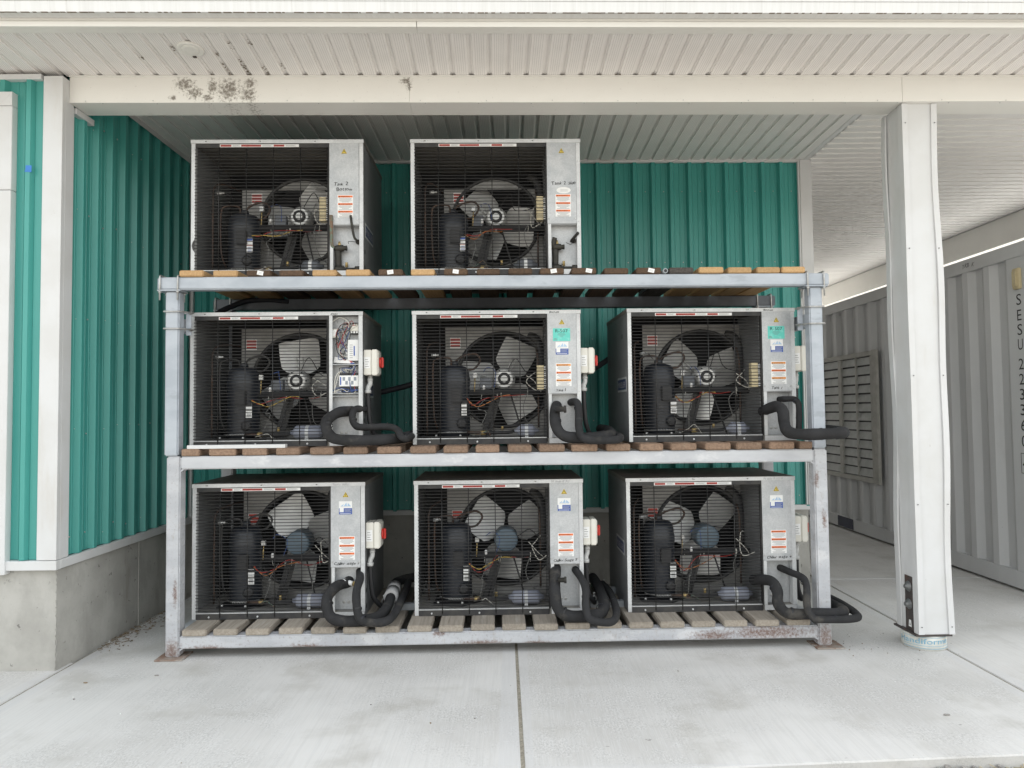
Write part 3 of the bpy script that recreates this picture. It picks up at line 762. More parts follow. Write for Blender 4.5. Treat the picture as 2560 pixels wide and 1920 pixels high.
# ------------------------------------------------------------------ steel racks
RO = (0, 4.4865, 0)
rk = thing('steel_rack', 'welded whitish steel rack standing on the slab, carrying two plank decks of units', 'rack', RO, AK)
def bx(mats, boxes, name, parent, bev=.004, label=None, m=0):
    b = MB(*([mats] if isinstance(mats, str) else mats))
    for q in boxes: b.box(*q, bev=bev, m=m)
    return b.build(name, parent, label=label)
XL0, XL1, XR0, XR1 = -2.160, -2.074, 1.914, 2.000
for x0, x1, y0, y1 in ((XL0, XL1, 0, .086), (XR0, XR1, 0, .086), (XL0, XL1, .88, .966), (XR0, XR1, .88, .966)):
    bx('rack_front' if y0 < .5 else 'rack_white', [(x0, x1, y0, y1, .010, 1.245)], 'post', rk, .008)
for y0, y1 in ((.002, .084), (.882, .964)):
    bx('rack_white', [(XL1 + .0005, XR0 - .0005, y0, y1, 1.164, 1.2435)], 'beam', rk, .007)
    bx('rack_front' if y0 < .5 else 'rack_rusty', [(XL1 + .0005, XR0 - .0005, y0, y1, .058, .1365)], 'beam', rk, .007)
for x0, x1 in ((XL0 + .002, XL1 - .002), (XR0 + .002, XR1 - .002)):
    bx('rack_white', [(x0, x1, .0865, .8795, 1.165, 1.242)], 'side_rail', rk, .007); bx('rack_white', [(x0, x1, .0865, .8795, .058, .136)], 'side_rail', rk, .007)
for x in (-.02,):
    bx('rack_white', [(x, x + .08, .085, .88, 1.166, 1.241)], 'cross_rail', rk, .005)
# corner gussets (weld fillets) and foot plates
for x0, x1 in ((-2.205, -2.035), (1.885, 2.062)):
    for y0 in (-.045, .85): bx('rust_plate', [(x0, x1, y0, y0 + .16, .001, .0095)], 'foot_plate', rk, .001)
b = MB('rust_plate')
for x, s in ((XL1, 1), (XR0, -1)):
    for z, t in ((1.164, -1), (.058, -1)):
        b.prism([(x, .01, z), (x + s * .022, .01, z), (x, .01, z + t * .016)], (0, .068, 0))
b.mats = ['rack_white']; b.build('weld', rk)
PL = {}
def plank_mesh(m, h, L):
    if (m, h) not in PL:
        b = MB(m); b.box(0, .15, 0, L, 0, h, bev=.005); me = bpy.data.meshes.new('plank'); b.bm.to_mesh(me); b.bm.free(); me.materials.append(MATS[m]); PL[(m, h)] = me
    return PL[(m, h)]
BOT = [(-2.055, -1.905), (-1.866, -1.717), (-1.665, -1.52), (-1.464, -1.318), (-1.264, -1.117), (-1.065, -0.92), (-0.866, -0.718), (-0.668, -0.518), (-0.472, -0.321), (-0.273, -0.124), (-0.077, 0.071), (0.122, 0.271), (0.318, 0.472), (0.519, 0.672), (0.717, 0.869), (0.913, 1.066), (1.112, 1.262), (1.316, 1.463), (1.511, 1.663), (1.716, 1.865)]
MID = [(-2.069, -1.958), (-1.9, -1.733), (-1.692, -1.539), (-1.482, -1.334), (-1.269, -1.122), (-1.064, -0.913), (-0.853, -0.703), (-0.645, -0.482), (-0.436, -0.282), (-0.234, -0.084), (-0.03, 0.119), (0.167, 0.329), (0.372, 0.536), (0.594, 0.744), (0.804, 0.952), (1.001, 1.166), (1.221, 1.382), (1.42, 1.582), (1.631, 1.79), (1.823, 1.905)]
TOP = [(-2.086, -1.936), (-1.879, -1.726), (-1.669, -1.516), (-1.465, -1.313), (-1.257, -1.104), (-1.046, -0.892), (-0.84, -0.687), (-0.635, -0.485), (-0.424, -0.275), (-0.217, -0.069), (-0.015, 0.137), (0.186, 0.339), (0.387, 0.545), (0.598, 0.752), (0.802, 0.961), (1.013, 1.17), (1.203, 1.36), (1.394, 1.546), (1.58, 1.73), (1.74, 1.89)]
rg = random.Random(21)
def planks(lst, z, h, mats, parent, L=.99, tags=()):
    for k, (a, c) in enumerate(lst):
        m = mats[k % len(mats)] if isinstance(mats, (list, tuple)) else mats
        o = link('plank', plank_mesh(m, h, L), parent, (a, -.004 + rg.uniform(-.006, .008), z + .0015), rg.uniform(-.006, .006))
        o.scale = ((c - a) / .15, 1, 1)
        if k in tags:
            b = MB('paper', 'ink_pale'); s = rg.uniform(-.25, .25); T = Matrix.Translation((tags[k], -.0012, .020)) @ Matrix.Rotation(s, 4, 'Y')
            b.box(-.019, .019, -.0006, .0006, -.013, .013, T=T)
            for q in (-.005, .002): b.box(-.012, .010, -.0009, -.0005, q, q + .002, 1, T=T)
            b.build('paper_tag', o)
planks(BOT, .1365, .039, 'wood_grey', rk)
planks(MID, 1.245, .044, 'wood_mid', rk)
uf = thing('storage_frame', 'blue grey galvanised top frame clamped with U bolts, carrying the highest plank deck', 'frame', RO, AK)
N_, W_, D_ = 'wood_new', 'wood_brown', 'wood_dark'
planks(TOP, 2.3725, .039, [N_, N_, W_, W_, N_, N_, W_, N_, W_, W_, W_, W_, W_, W_, W_, D_, N_, N_, N_, N_], uf, tags={2: .085, 6: .075, 8: .075, 11: .085, 12: .105, 14: .09})
for x0 in (-2.176, 1.913):
    for y0 in (.003, .885): bx('rack_blue', [(x0, x0 + .086, y0, y0 + .08, 1.2475, 2.282)], 'post', uf, .008)
for y0, mm in ((0, 'rack_blue'), (.88, 'steel_dark')): bx(mm, [(-2.226, 2.046, y0, y0 + .08, 2.2925, 2.3715)], 'beam', uf, .007)  # rear beam in a darker variant of the front beam's colour
for x0 in (-2.222, 1.888):
    for y0 in (-.012, .87): bx('rack_blue', [(x0, x0 + .142, y0, y0 + .125, 2.2835, 2.2915)], 'clamp_plate', uf, .001)
    xs = x0 + (.144 if x0 < 0 else -.032)
def ubolt(pts, nuts, nd, name='u_bolt'):
    b = MB('zinc'); b.tube(pts, .0055, 8, 0, 1)
    for p in nuts: b.lathe(p, nd, [(0, .0105), (.011, .0105)], 6)
    return b.build(name, uf)
for xs in ((-2.206, -2.095), (1.902, 2.008)):
    for x in xs:
        for yf in (-.008, .87):
            ubolt([(x, yf, 2.225), (x, yf, 2.372), (x, yf + .003, 2.379), (x, yf + .012, 2.382), (x, yf + .090, 2.382), (x, yf + .095, 2.378), (x, yf + .097, 2.225)], [(x, yf, 2.282), (x, yf + .097, 2.282)], (0, 0, -1))
for sgn, xi, xo in ((1, -2.0895, -2.176), (-1, 1.9125, 1.999)):
    for z in (2.155, 2.047):
        ubolt([(xi + sgn * .055, .090, z), (xi + sgn * .0, .0, z), (xi, -.004, z), (xo - sgn * .006, -.004, z), (xo - sgn * .007, .0, z), (xo - sgn * .007, .09, z), (xi + sgn * .05, .094, z)], [(xi + sgn * .03, .083, z)], (sgn, 0, 0))
    a, c = sorted((xi + sgn * .006, xi + sgn * .040)); bx('rack_blue', [(a, c, .088, .095, 2.012, 2.165)], 'clamp_plate', uf, .001)
    a, c = sorted((xi - sgn * .025, xi - sgn * .065)); bx('rack_blue', [(a, c, .085, .88, 2.035, 2.125)], 'side_rail', uf, .004)

# ------------------------------------------------------------------ condensing units
def sticker_strip(t, W, z, y=-.003):
    b = MB('st_white', 'st_red', 'ink', 'ink_grey')
    x0, x1 = .165 * W, .625 * W; L = x1 - x0; h = .019
    b.box(x0, x1, y - .0006, y, z, z + h)
    for a, c, s in ((.01, .145, 'WARNING'), (.27, .52, 'AVERTISSEMENT'), (.68, .815, 'PELIGRO')):
        xa, xc = x0 + a * L, x0 + c * L
        b.box(xa, xc, y - .0010, y - .0006, z + .003, z + h - .003, 1)
        b.poly([(xa + .004, y - .0013, z + .006), (xa + .014, y - .0013, z + .006), (xa + .009, y - .0013, z + .0135)], 2)
        b.text(s, (xa + .018, y - .0013, z + .0058), (1, 0, 0), (0, 0, 1), .011, 2, 'L', width=(xc - xa) - .022)
    for a, c in ((.16, .255), (.535, .665), (.83, .965)):
        for k in range(3): b.box(x0 + a * L, x0 + (c - .02 * (k % 2)) * L, y - .0010, y - .0006, z + .0045 + k * .0042, z + .006 + k * .0042, 3)
    return b.build('warning_strip', t)
def warn_label(t, x, z, w, h, y, cols=('st_orange', 'st_orange', 'st_orange')):
    b = MB('st_white', cols[0], cols[1], cols[2], 'ink', 'ink_grey')
    b.box(x, x + w, y - .0006, y, z, z + h)
    for k, s in enumerate(('WARNING', 'AVERTISSEMENT', 'PELIGRO')):
        zt = z + h - .004 - k * h * .335
        b.box(x + .004, x + w - .004, y - .001, y - .0006, zt - h * .085, zt, 1 + k)
        b.poly([(x + .007, y - .0013, zt - h * .075), (x + .018, y - .0013, zt - h * .075), (x + .0125, y - .0013, zt - h * .015)], 4)
        b.text(s, (x + .021, y - .0013, zt - h * .074), (1, 0, 0), (0, 0, 1), h * .075, 4, 'L', width=(.06 if len(s) < 10 else .078) * w / .105)
        for q in range(5):
            zz = zt - h * (.115 + .041 * q); e = (.010, .014, .008, .018, .03)[(q + k) % 5] * w / .105
            b.box(x + e, x + w - e, y - .001, y - .0006, zz - h * .013, zz, 5)
    return b.build('warning_label', t)
def triangle(t, x, z, y, s=.034):
    b = MB('ink', 'st_yellow')
    f = lambda k, yy, m: b.poly([(x - k * s / 2, yy, z - k * s * .29), (x + k * s / 2, yy, z - k * s * .29), (x, yy, z + k * s * .58)], m)
    f(1.18, y - .0004, 1); f(1, y - .0008, 0); f(.74, y - .0012, 1)
    b.poly([(x + .002, y - .0016, z + .010), (x - .004, y - .0016, z + .001), (x - .0005, y - .0016, z + .001), (x - .003, y - .0016, z - .006), (x + .005, y - .0016, z + .003), (x + .0015, y - .0016, z + .003)], 0)
    return b.build('hazard_sticker', t)
def company(t, x, z, y, w=.085):
    h = w * 1.0; b = MB('st_white', 'st_blue', 'st_sky', 'ink_pale')
    b.box(x, x + w, y - .0006, y, z, z + h); b.box(x, x + w, y - .001, y - .0006, z, z + h * .47, 1)
    P = lambda q: b.poly([(x + a * w, y - .001, z + c * h) for a, c in q], 2)
    P([(.12, .62), (.30, .62), (.36, .80), (.30, .74)]); P([(.34, .62), (.62, .62), (.56, .90), (.47, .76)]); P([(.64, .62), (.92, .62), (.68, .86)])
    b.box(x + .1 * w, x + .9 * w, y - .001, y - .0006, z + .57 * h, z + .59 * h, 3)
    b.box(x + .05 * w, x + .36 * w, y - .0014, y - .001, z + .17 * h, z + .50 * h, 0)
    for q in range(3): b.box(x + .42 * w, x + (.94 - .08 * (q % 2)) * w, y - .0014, y - .001, z + (.36 - .09 * q) * h, z + (.39 - .09 * q) * h, 3)
    b.box(x + .08 * w, x + .9 * w, y - .0014, y - .001, z + .06 * h, z + .09 * h, 0)
    return b.build('company_sticker', t)
def refrig(t, x, z, y, w=.115, h=.085):
    b = MB('st_turq', 'ink', 'ink_grey'); b.box(x, x + w, y - .0006, y, z, z + h)
    b.text('R-507', (x + w * .5, y - .001, z + h * .68), (1, 0, 0), (0, 0, 1), .03, 1, 'C', width=w * .72)
    for q, (a, c) in enumerate(((.3, .7), (.26, .74), (.32, .66), (.38, .6))): b.box(x + a * w, x + c * w, y - .001, y - .0006, z + h * (.57 - .08 * q), z + h * (.59 - .08 * q), 2)
    b.box(x + .06 * w, x + .22 * w, y - .001, y - .0006, z + h * .16, z + h * .2, 2); b.box(x + .06 * w, x + .26 * w, y - .001, y - .0006, z + h * .08, z + h * .11, 2)
    return b.build('refrigerant_sticker', t)
def logo(t, x, y0, z, s):
    """maker's plate on a side panel; s = +1 right side, -1 left side; 'y0' its front end"""
    b = MB('silver_border', 'st_navy', 'ink_pale'); e = .0012 * s
    L, h = .30, .10
    a, c = sorted((x, x + e)); b.box(a, c, y0, y0 + L, z, z + h); a, c = sorted((x + e, x + 1.5 * e)); b.box(a, c, y0 + .012, y0 + L - .012, z + .014, z + h - .014, 1)
    o = (x + 1.9 * e, y0 + L / 2, z + .030)
    b.text('MUELLER', o, (0, s, 0), (0, 0, 1), .055, 2, 'C', width=L * .80)
    return b.build('logo_plate', t)
def inner_label(t, x, z, y, w=.075, h=.075):
    b = MB('st_white', 'st_red'); b.box(x, x + w, y - .0008, y, z, z + h)
    for q in range(3): b.box(x + .003, x + w - .003, y - .0013, y - .0008, z + h * (.70 - .30 * q), z + h * (.92 - .30 * q), 1)
    return b.build('warning_label', t)
JR = random.Random(4)
def wire(t, m, pts, r=.0028):
    pts = [pts[0]] + [(p[0] + JR.gauss(0, .014), p[1] + JR.gauss(0, .004), p[2] + JR.gauss(0, .012)) for p in pts[1:-1]] + [pts[-1]]
    return MB(m).tube(pts, r, 6, 0, 5).build('wire', t)

def unit(label, loc, rz, W, H, fan=(0, 0), fr=.335, motor='bell', block=True, drier='long', panel=True, hand='', top_hand='',
         stick=(), switch=False, side=1, posn=.33, seed=1, bright=False, fcx=.545, fcz=.50):
    D = .75; t = thing('condensing_unit', label, 'condensing unit', loc, rz, 'condensing units on the rack')
    rg = random.Random(seed); PX = .805 * W; WG = PX - .012; ZP = .326 * H / .88
    HT = H - .024
    # base
    b = MB('galv_dusty', 'galv_bright'); b.box(.004, W - .004, .0, D, .030, .036); b.box(.026, W - .004, .001, .004, .0, .030); b.box(.004, W - .004, D - .004, D, 0, .03)
    b.box(.004, .008, .004, D, 0, .03); b.box(W - .008, W - .004, .004, D, 0, .03); b.box(.027, WG, -.003, .012, .036, .0425, 1, bev=.001); b.box(PX + .002, W - .004, -.0025, .0, .001, .034, 1)
    b.build('base_pan', t)
    b = MB('guard_strip', 'galv_bright'); b.box(.027, WG, -.008, .0, .0, .0345, bev=.001)
    for x in (.10, .38, .68): b.screw((x * W, -.008, .017), (0, -1, 0), .007, .005, 1)
    b.build('base_rail', t)
    # cabinet
    for x0, x1, nm in ((0, .003, 'l'), (W - .003, W, 'r')):
        b = MB('galv_side' if side else 'galv_side'); b.box(x0, x1, .003, D, .004, HT)
        xs = -1 if nm == 'l' else 1; xe = x0 if nm == 'l' else x1
        for yy, zz in ((.03, HT - .03), (.10, HT - .03), (.4, HT - .03), (.7, HT - .03), (.7, .4), (.7, .05)): b.screw((xe, yy, zz), (xs, 0, 0), .005, .003)
        sp = b.build('side_panel', t)
    b = MB('black')
    for yy, zz in ((.05, HT * .56), (.05, HT * .19), (.05, HT * .07)):
        b.lathe((W, yy, zz), (1, 0, 0), [(0, .016 if zz < .3 else .008), (.0006, .016 if zz < .3 else .008)], 12)
    for yy in (.16, .20): b.box(-.0008, 0, yy, yy + .008, HT - .16, HT - .13)
    b.build('side_holes', t)
    b = MB('top_sheet', 'galv_bright', 'black', 'zinc'); b.box(-.004, W + .004, -.004, D + .004, H - .003, H)
    b.box(-.004, W + .004, -.007, -.0042, H - .026, H, 1, bev=.0008); b.box(-.004, -.002, -.004, D, H - .026, H - .003); b.box(W + .002, W + .004, -.004, D, H - .026, H - .003)
    for k, x in enumerate((.085, .40, .72)):
        b.box(x * W - .005, x * W + .005, -.0075, -.0068, H - .015, H - .010, 2)
        if rg.random() > .45: b.screw((x * W + rg.choice((-.006, .008)), -.0068, H - .0125), (0, -1, 0), .006, .004, 3)
    b.build('top_panel', t)
    gb = 'galv_bright'
    b = MB(gb); b.box(.0, .026, -.003, .0, .002, HT, bev=.0008); b.box(.0235, .026, .0005, .03, .036, HT); b.build('frame_post', t)
    b = MB(gb); b.box(W - .027, W, -.003, .0, .036, HT, bev=.0008); b.box(W - .027, W - .0245, .0005, .05, .036, ZP)
    for zz in (HT * .40, HT * .86): b.screw((W - .013, -.003, zz), (0, -1, 0), .006, .004)
    b.build('frame_post', t)
    b = MB(gb); b.box(PX, PX + .022, -.003, .0, .036, HT if not panel else ZP + .005, bev=.0008); b.box(PX, PX + .0025, .0005, .06, .036, HT); b.build('frame_post', t)
    b = MB('guard_strip'); b.box(.027, WG, .0, .006, HT - .028, HT - .0005); b.box(PX - .014, PX - .001, -.001, .02, .036, HT); b.build('head_strip', t)
    # wire guard
    b = MB('guard_black'); n = 37; z0, z1 = .043, HT - .034
    for k in range(n):
        z = z0 + (z1 - z0) * (k + .5) / n; zz = z + rg.uniform(-.0012, .0012); q = rg.uniform(-.003, .003)
        b.tube([(.024, -.004, zz), (.3 * W, -.0045 + q, zz + rg.uniform(-.001, .001)), (.6 * W, -.0045 - q, zz), (WG, -.004, zz + rg.uniform(-.001, .001))], .0026, 5, 0, 1, False)
    for k in range(5):
        x = (.163 + .1575 * k) * W; b.tube([(x, -.0085, HT - .03), (x + rg.uniform(-.002, .002), -.0088, .45), (x, -.0085, .012)], .0030, 5, 0, 1)
    g = b.build('wire_guard', t)
    strip = sticker_strip(t, W, HT - .026)
    # partition, shroud, coil
    b = MB('galv_side'); b.box(PX - .004, PX - .001, .06, .44, .036, HT); b.build('partition', t)
    SY = .40; cx, cz, fr_ = fcx * W, fcz * H, fr
    b = MB('shroud_galv'); x0, x1, zz0, zz1 = .17 * W, PX - .006, .038, HT - (.035 if fr > .32 else .19)
    N = 48; inner = [(cx + fr * math.cos(2 * PI * k / N), cz + fr * math.sin(2 * PI * k / N)) for k in range(N)]
    def rim(k):
        a = 2 * PI * k / N; c, s = math.cos(a), math.sin(a)
        tt = min(((x1 - cx) if c > 0 else (cx - x0)) / max(abs(c), 1e-6), ((zz1 - cz) if s > 0 else (cz - zz0)) / max(abs(s), 1e-6))
        return cx + c * tt, cz + s * tt
    outer = [rim(k) for k in range(N)]
    for i, (qx, qz) in enumerate(((x1, zz1), (x0, zz1), (x0, zz0), (x1, zz0))):
        j = min(range(N), key=lambda k: (outer[k][0] - qx) ** 2 + (outer[k][1] - qz) ** 2); outer[j] = (qx, qz)
    vi = [b.bm.verts.new((x, SY, z)) for x, z in inner]; vo = [b.bm.verts.new((x, SY, z)) for x, z in outer]
    for k in range(N): b._f([vi[k], vi[(k + 1) % N], vo[(k + 1) % N], vo[k]], 0)
    for xx, zz in ((x0 + .03, zz1 - .08), (x0 + .09, zz1 - .08)): b.screw((xx, SY, zz), (0, -1, 0), .005, .004)
    b.build('fan_shroud', t)
    b = MB('guard_strip')
    b.rings([[(cx + r_ * math.cos(2 * PI * k / N), y_, cz + r_ * math.sin(2 * PI * k / N)) for k in range(N)] for r_, y_ in ((fr + .016, SY - .001), (fr + .012, SY - .016), (fr - .002, SY - .020), (fr - .008, SY - .005), (fr - .008, SY + .12))], 0, False)
    b.build('shroud_ring', t)
    b = MB('coil'); b.box(.0035, W - .0035, D - .06, D - .006, .0365, H - .0035)
    for k in range(28):
        z = .06 + (HT - .08) * k / 28; b.tube([(.16 * W, D - .063, z), (W - .02, D - .063, z)], .004, 6, 0, 1, False)
    b.build('condenser_coil', t)
    # fan
    hub = link('fan', None, t, (cx, SY + .035, cz)); hub = hub
    b = MB('motor_silver'); b.lathe((0, -.02, 0), (0, 1, 0), [(0, .03), (.035, .03)], 14); b.build('fan_hub', hub)
    for a in fan:
        b = MB('blade', 'blade'); a = R(a); N1, N2 = 6, 7; gr = []
        for i in range(N1 + 1):
            q = i / N1; u0 = (.045, .095, .120, .126, .128, .128, .124)[i]; e0 = (.055, .078, .105, fr * .5, fr * .68, fr * .84, fr * .95)[i]
            row = []; ca, sa = math.cos(a), math.sin(a)
            for j in range(N2 + 1):
                u = (j / N2 - .5) * 2; ww = u * u0; e = e0 - (.028 * (u + 1) / 2 + (.012 if abs(u) > .95 else 0)) * (1 if i == N1 else 0)
                row.append((e * ca - ww * sa, -ww * math.tan(R(30 - 6 * q)) + (.006 * (1 - u * u)), e * sa + ww * ca))
            gr.append(row)
        for i in range(0):
            q = i / N1; rr = (.055 + (fr * .93 - .055) * q); hw = min(.66, .122 / rr) if q > .2 else (.30 + 1.6 * q); row = []
            for j in range(N2 + 1):
                u = (j / N2 - .5) * 2; th = a + u * hw; tw = -u * hw * rr * math.tan(R(24 - 6 * q))
                rj = rr / (math.cos(u * hw) if q > .4 else 1) * (1 - .06 * abs(u) ** 4 * q) * .94
                row.append((rj * math.cos(th), tw + .012 * (1 - u * u), rj * math.sin(th)))
            gr.append(row)
        V = [[b.bm.verts.new(p) for p in row] for row in gr]
        for i in range(N1):
            for j in range(N2): b._f([V[i][j], V[i][j + 1], V[i + 1][j + 1], V[i + 1][j]], 0, True)
        for s in ((-.10, .10) if motor == 'bell' else ()):
            b.rod((.03 * math.cos(a + s), -.012, .03 * math.sin(a + s)), (fr * .52 * math.cos(a + s * 1.2), -.014 - s * .12, fr * .52 * math.sin(a + s * 1.2)), .004, 6, 1)
        b.build('blade', hub)
    # motor
    MY = SY - .005
    if motor == 'bell':
        b = MB('motor_silver', 'black'); b.lathe((cx, MY, cz), (0, -1, 0), [(0, .062), (.02, .078), (.075, .080), (.10, .074), (.118, .058)], 24)
        b.lathe((cx, MY - .117, cz), (0, -1, 0), [(0, .044), (.006, .044), (.007, .030)], 20, 1); b.lathe((cx, MY - .122, cz), (0, -1, 0), [(0, .026), (.008, .024)], 14, 0)
        for k in range(6): b.screw((cx + .066 * math.cos(k * 1.047), MY - .108, cz + .066 * math.sin(k * 1.047)), (0, -1, 0), .006, .01, 1)
    else:
        b = MB('motor_blue', 'guard_strip'); b.lathe((cx, MY, cz), (0, -1, 0), [(0, .075), (.01, .083), (.13, .083), (.145, .080), (.150, .072), (.152, .03)], 28)
    mo = b.build('fan_motor', t)
    BZ = cz - .098; BY = SY - .115
    b = MB('guard_strip')
    for s in (-1, 1):
        b.tube([(cx + s * .04, BY + .02, BZ + .01), (cx + s * .13, BY - .03, .04)], .006, 6, 0, 1)
    b.prism([(cx - .085, BY + .03, BZ - .01), (cx - .02, BY + .03, BZ - .01), (cx - .10, BY + .03, .04), (cx - .17, BY + .03, .04)], (0, .004, 0)); b.build('motor_bracket', t)
    if motor == 'bell':
        bx('steel_dark', [(cx - .17, cx - .09, BY - .02, BY + .03, BZ + .028, BZ + .105)], 'capacitor_box', t, .003)
    # suction line along the front of the motor, with its insulation and ties
    b = MB('foam'); b.tube([(.27 * W, BY - .04, BZ - .012), (.36 * W, BY - .05, BZ), (PX - .02, BY - .04, BZ + .004), (PX + .01, BY - .0, BZ - .01)], .023, 12, 0, 4); sl = b.build('suction_line', t)
    b = MB('wire_white')
    for x in (.40 * W, .49 * W, .51 * W, .70 * W):
        x += rg.uniform(-.015, .015); b.lathe((x, BY - .047, BZ + .001), (1, 0, 0), [(0, .0245), (.004 if rg.random() > .4 else .009, .0245)], 10, 0, False)
        b.rod((x, BY - .068, BZ - .01), (x + rg.uniform(-.01, .01), BY - .075, BZ - .045), .0018, 5)
    b.build('cable_ties', sl)
    # compressor
    kx, ky = .235 * W, .24; ch = {'bell': .49, 'cap': .52}[motor] if fr > .32 else .43
    b = MB('compressor_paint'); b.lathe((kx, ky, .045), (0, 0, 1), [(0, .085), (.01, .104), (.05, .106), (ch * .70, .106), (ch * .74, .110), (ch * .80, .110), (ch * .83, .106), (ch * .93, .100), (ch * .975, .085), (ch, .05), (ch + .004, .022)], 28)
    b.lathe((kx, ky, .045 + ch), (0, 0, 1), [(0, .030), (.03, .028)], 12); co = b.build('compressor', t)
    b = MB('black'); b.box(kx - .015, kx + .055, ky - .135, ky - .095, ch * .56, ch * .56 + .10, bev=.006); b.build('terminal_box', co)
    b = MB('st_white', *(('st_blue', 'st_red') if seed < 3 else ('black', 'galv_dusty'))); lz = 0; b.box(kx + .052, kx + .092, ky - .108, ky - .104, .19, .29); b.box(kx + .052, kx + .092, ky - .1085, ky - .108, .27, .288, 1); b.box(kx + .052, kx + .092, ky - .1085, ky - .108, .235, .243, 2)
    for q in range(4): b.box(kx + .058, kx + .086, ky - .1085, ky - .108, .198 + q * .008, .201 + q * .008, 1)
    b.build('rating_label', co)
    b = MB('black', 'glass_dark'); b.lathe((kx + .05, ky - .09, .135), (.25, -1, 0), [(0, .034), (.022, .034), (.026, .024), (.028, .018)], 14); b.build('sight_glass', co)
    b = MB('wire_grey', 'motor_silver'); b.tube([(kx + .12 * math.cos(a * .4), ky - .115 * math.sin(a * .4) * 1.0, .075) for a in range(1, 8)], .004, 6, 0, 3)
    b.tube([(kx - .05 + .0018 * a, ky - .121 + .006 * math.sin(a * 1.05), .076 + .006 * math.cos(a * 1.05)) for a in range(60)], .0013, 4, 1, 1, False); b.build('crankcase_heater', co)
    b = MB('black', 'motor_silver'); b.prism([(kx - .15, ky - .13, .037), (kx + .05, ky - .17, .037), (kx + .17, ky - .05, .037), (kx + .12, ky + .12, .037), (kx - .14, ky + .12, .037)], (0, 0, .012))
    for q, u in ((-.12, -.11), (.045, -.14), (.13, -.04)): b.screw((kx + q, ky + u, .049), (0, 0, 1), .009, .012, 1)
    b.build('compressor_foot', co)
    # copper discharge line looping off the compressor
    hz = .045 + ch + .02
    b = MB('copper' if seed % 3 else 'guard_strip')
    b.tube([(kx, ky, hz), (kx + .05, ky - .02, hz + .04), (kx + .14, ky - .03, hz + .06), (kx + .18, ky - .01, hz + .02), (kx + .14, ky, hz - .04), (kx + .08, ky, hz - .05)], .0075, 8, 0, 5)
    b.tube([(kx - .02, ky - .02, hz - .02), (kx - .03, ky - .04, hz + .03), (kx - .12, ky - .05, hz + .025), (kx - .145, ky - .05, hz - .04), (kx - .14, ky - .05, .20), (kx - .12, ky, .10)], .0065, 8, 0, 5)
    b.build('discharge_pipe', t)
    b = MB('copper'); b.tube([(.07 * W, .16, .06), (.07 * W, .16, .5), (.075 * W, .18, .66), (.12 * W, .3, .70), (.16 * W, .5, .70)], .0065, 8, 0, 4)
    b.tube([(PX - .05, .30, .10), (PX - .05, .30, .55), (PX - .06, .34, .66)], .007, 8, 0, 4); b.build('liquid_pipe', t)
    b = MB('zinc', 'black'); b.lathe((.10 * W, .14, .60), (1, 0, .05), [(0, .012), (.03, .012), (.032, .008), (.05, .008)], 10, 0); b.rod((.15 * W, .14, .602), (.19 * W, .20, .57), .003, 5, 1); b.build('pressure_switch', t)
    b = MB('guard_strip'); b.tube([(PX - .10, .42, HT - .10), (PX - .05, .38, HT - .14), (PX - .03, .36, HT - .25), (PX - .03, .36, .35)], .03, 12, 0, 4); b.build('discharge_riser', t)
    # filter drier
    L_, r_ = (.20, .047) if drier == 'long' else (.125, .043)
    dx = (.66 if drier == 'long' else .675) * W
    b = MB('drier_blue' if drier != 'dark' else 'steel_dark', 'brass'); b.lathe((dx - L_ / 2, .10, .040 + r_), (1, 0, 0), [(-.018, .012), (0, .018), (.012, r_ * .8), (.022, r_), (L_ - .022, r_), (L_ - .012, r_ * .8), (L_, .018), (L_ + .02, .012)], 20)
    dr = b.build('filter_drier', t)
    b = MB('galv_bright' if drier != 'dark' else 'paper'); b.lathe((dx - .012, .10, .040 + r_), (1, 0, 0), [(0, r_ + .001), (.022, r_ + .001)], 20, 0, False); b.box(dx - .012, dx + .010, .055, .066, .037, .06); b.build('bracket_band', dr)
    b = MB('foam', 'brass', 'copper'); za = .04 + r_
    b.tube([(dx - L_ / 2 - .02, .10, za), (dx - L_ / 2 - .06, .10, za - .01), (dx - L_ / 2 - .20, .11, za - .012)], .0165 if drier == 'long' else .011, 10, 0, 3)
    b.tube([(dx - L_ / 2 - .20, .11, za - .012), (dx - L_ / 2 - .33, .13, .075), (kx + .13, .16, .07)], .009, 8, 2, 3)
    b.lathe((dx - L_ / 2 - .25, .12, za - .012), (1, 0, 0), [(0, .012), (.012, .016), (.03, .016), (.045, .010)], 8, 1); b.lathe((dx - L_ / 2 - .10, .105, za + .005), (0, 0, 1), [(0, .01), (.02, .008), (.03, .010)], 8, 1)
    b.build('liquid_line', t)
    # wiring
    bzw = BZ - .02
    wire(t, 'wire_red', [(kx + .09, ky - .10, .31), (kx + .14, .12, bzw - .055), (kx + .22, .13, bzw - .03), (kx + .30, BY - .075, bzw), (cx + .1, BY - .07, bzw - .005), (cx + .26, BY - .03, bzw + .03)])
    wire(t, 'wire_yellow' if seed % 2 else 'wire_orange', [(kx + .085, ky - .10, .305), (kx + .15, .11, bzw - .062), (kx + .23, .12, bzw - .04), (kx + .33, BY - .078, bzw - .002), (cx + .04, BY - .07, bzw + .004)])
    wire(t, 'wire_blue', [(kx + .20, .18, BZ + .14), (kx + .23, .16, BZ + .17), (kx + .27, .17, BZ + .14), (kx + .275, .17, BZ + .03)], .0024)
    wire(t, 'wire_white', [(PX - .02, .10, BZ + .02), (PX - .09, .12, BZ + .0), (PX - .13, .13, BZ + .06), (PX - .09, .14, BZ + .12), (PX - .05, .2, BZ + .14)], .0032)
    wire(t, 'wire_white', [(PX - .14, .12, BZ + .11), (PX - .08, .12, BZ + .05), (PX - .04, .15, BZ + .0)], .0028)
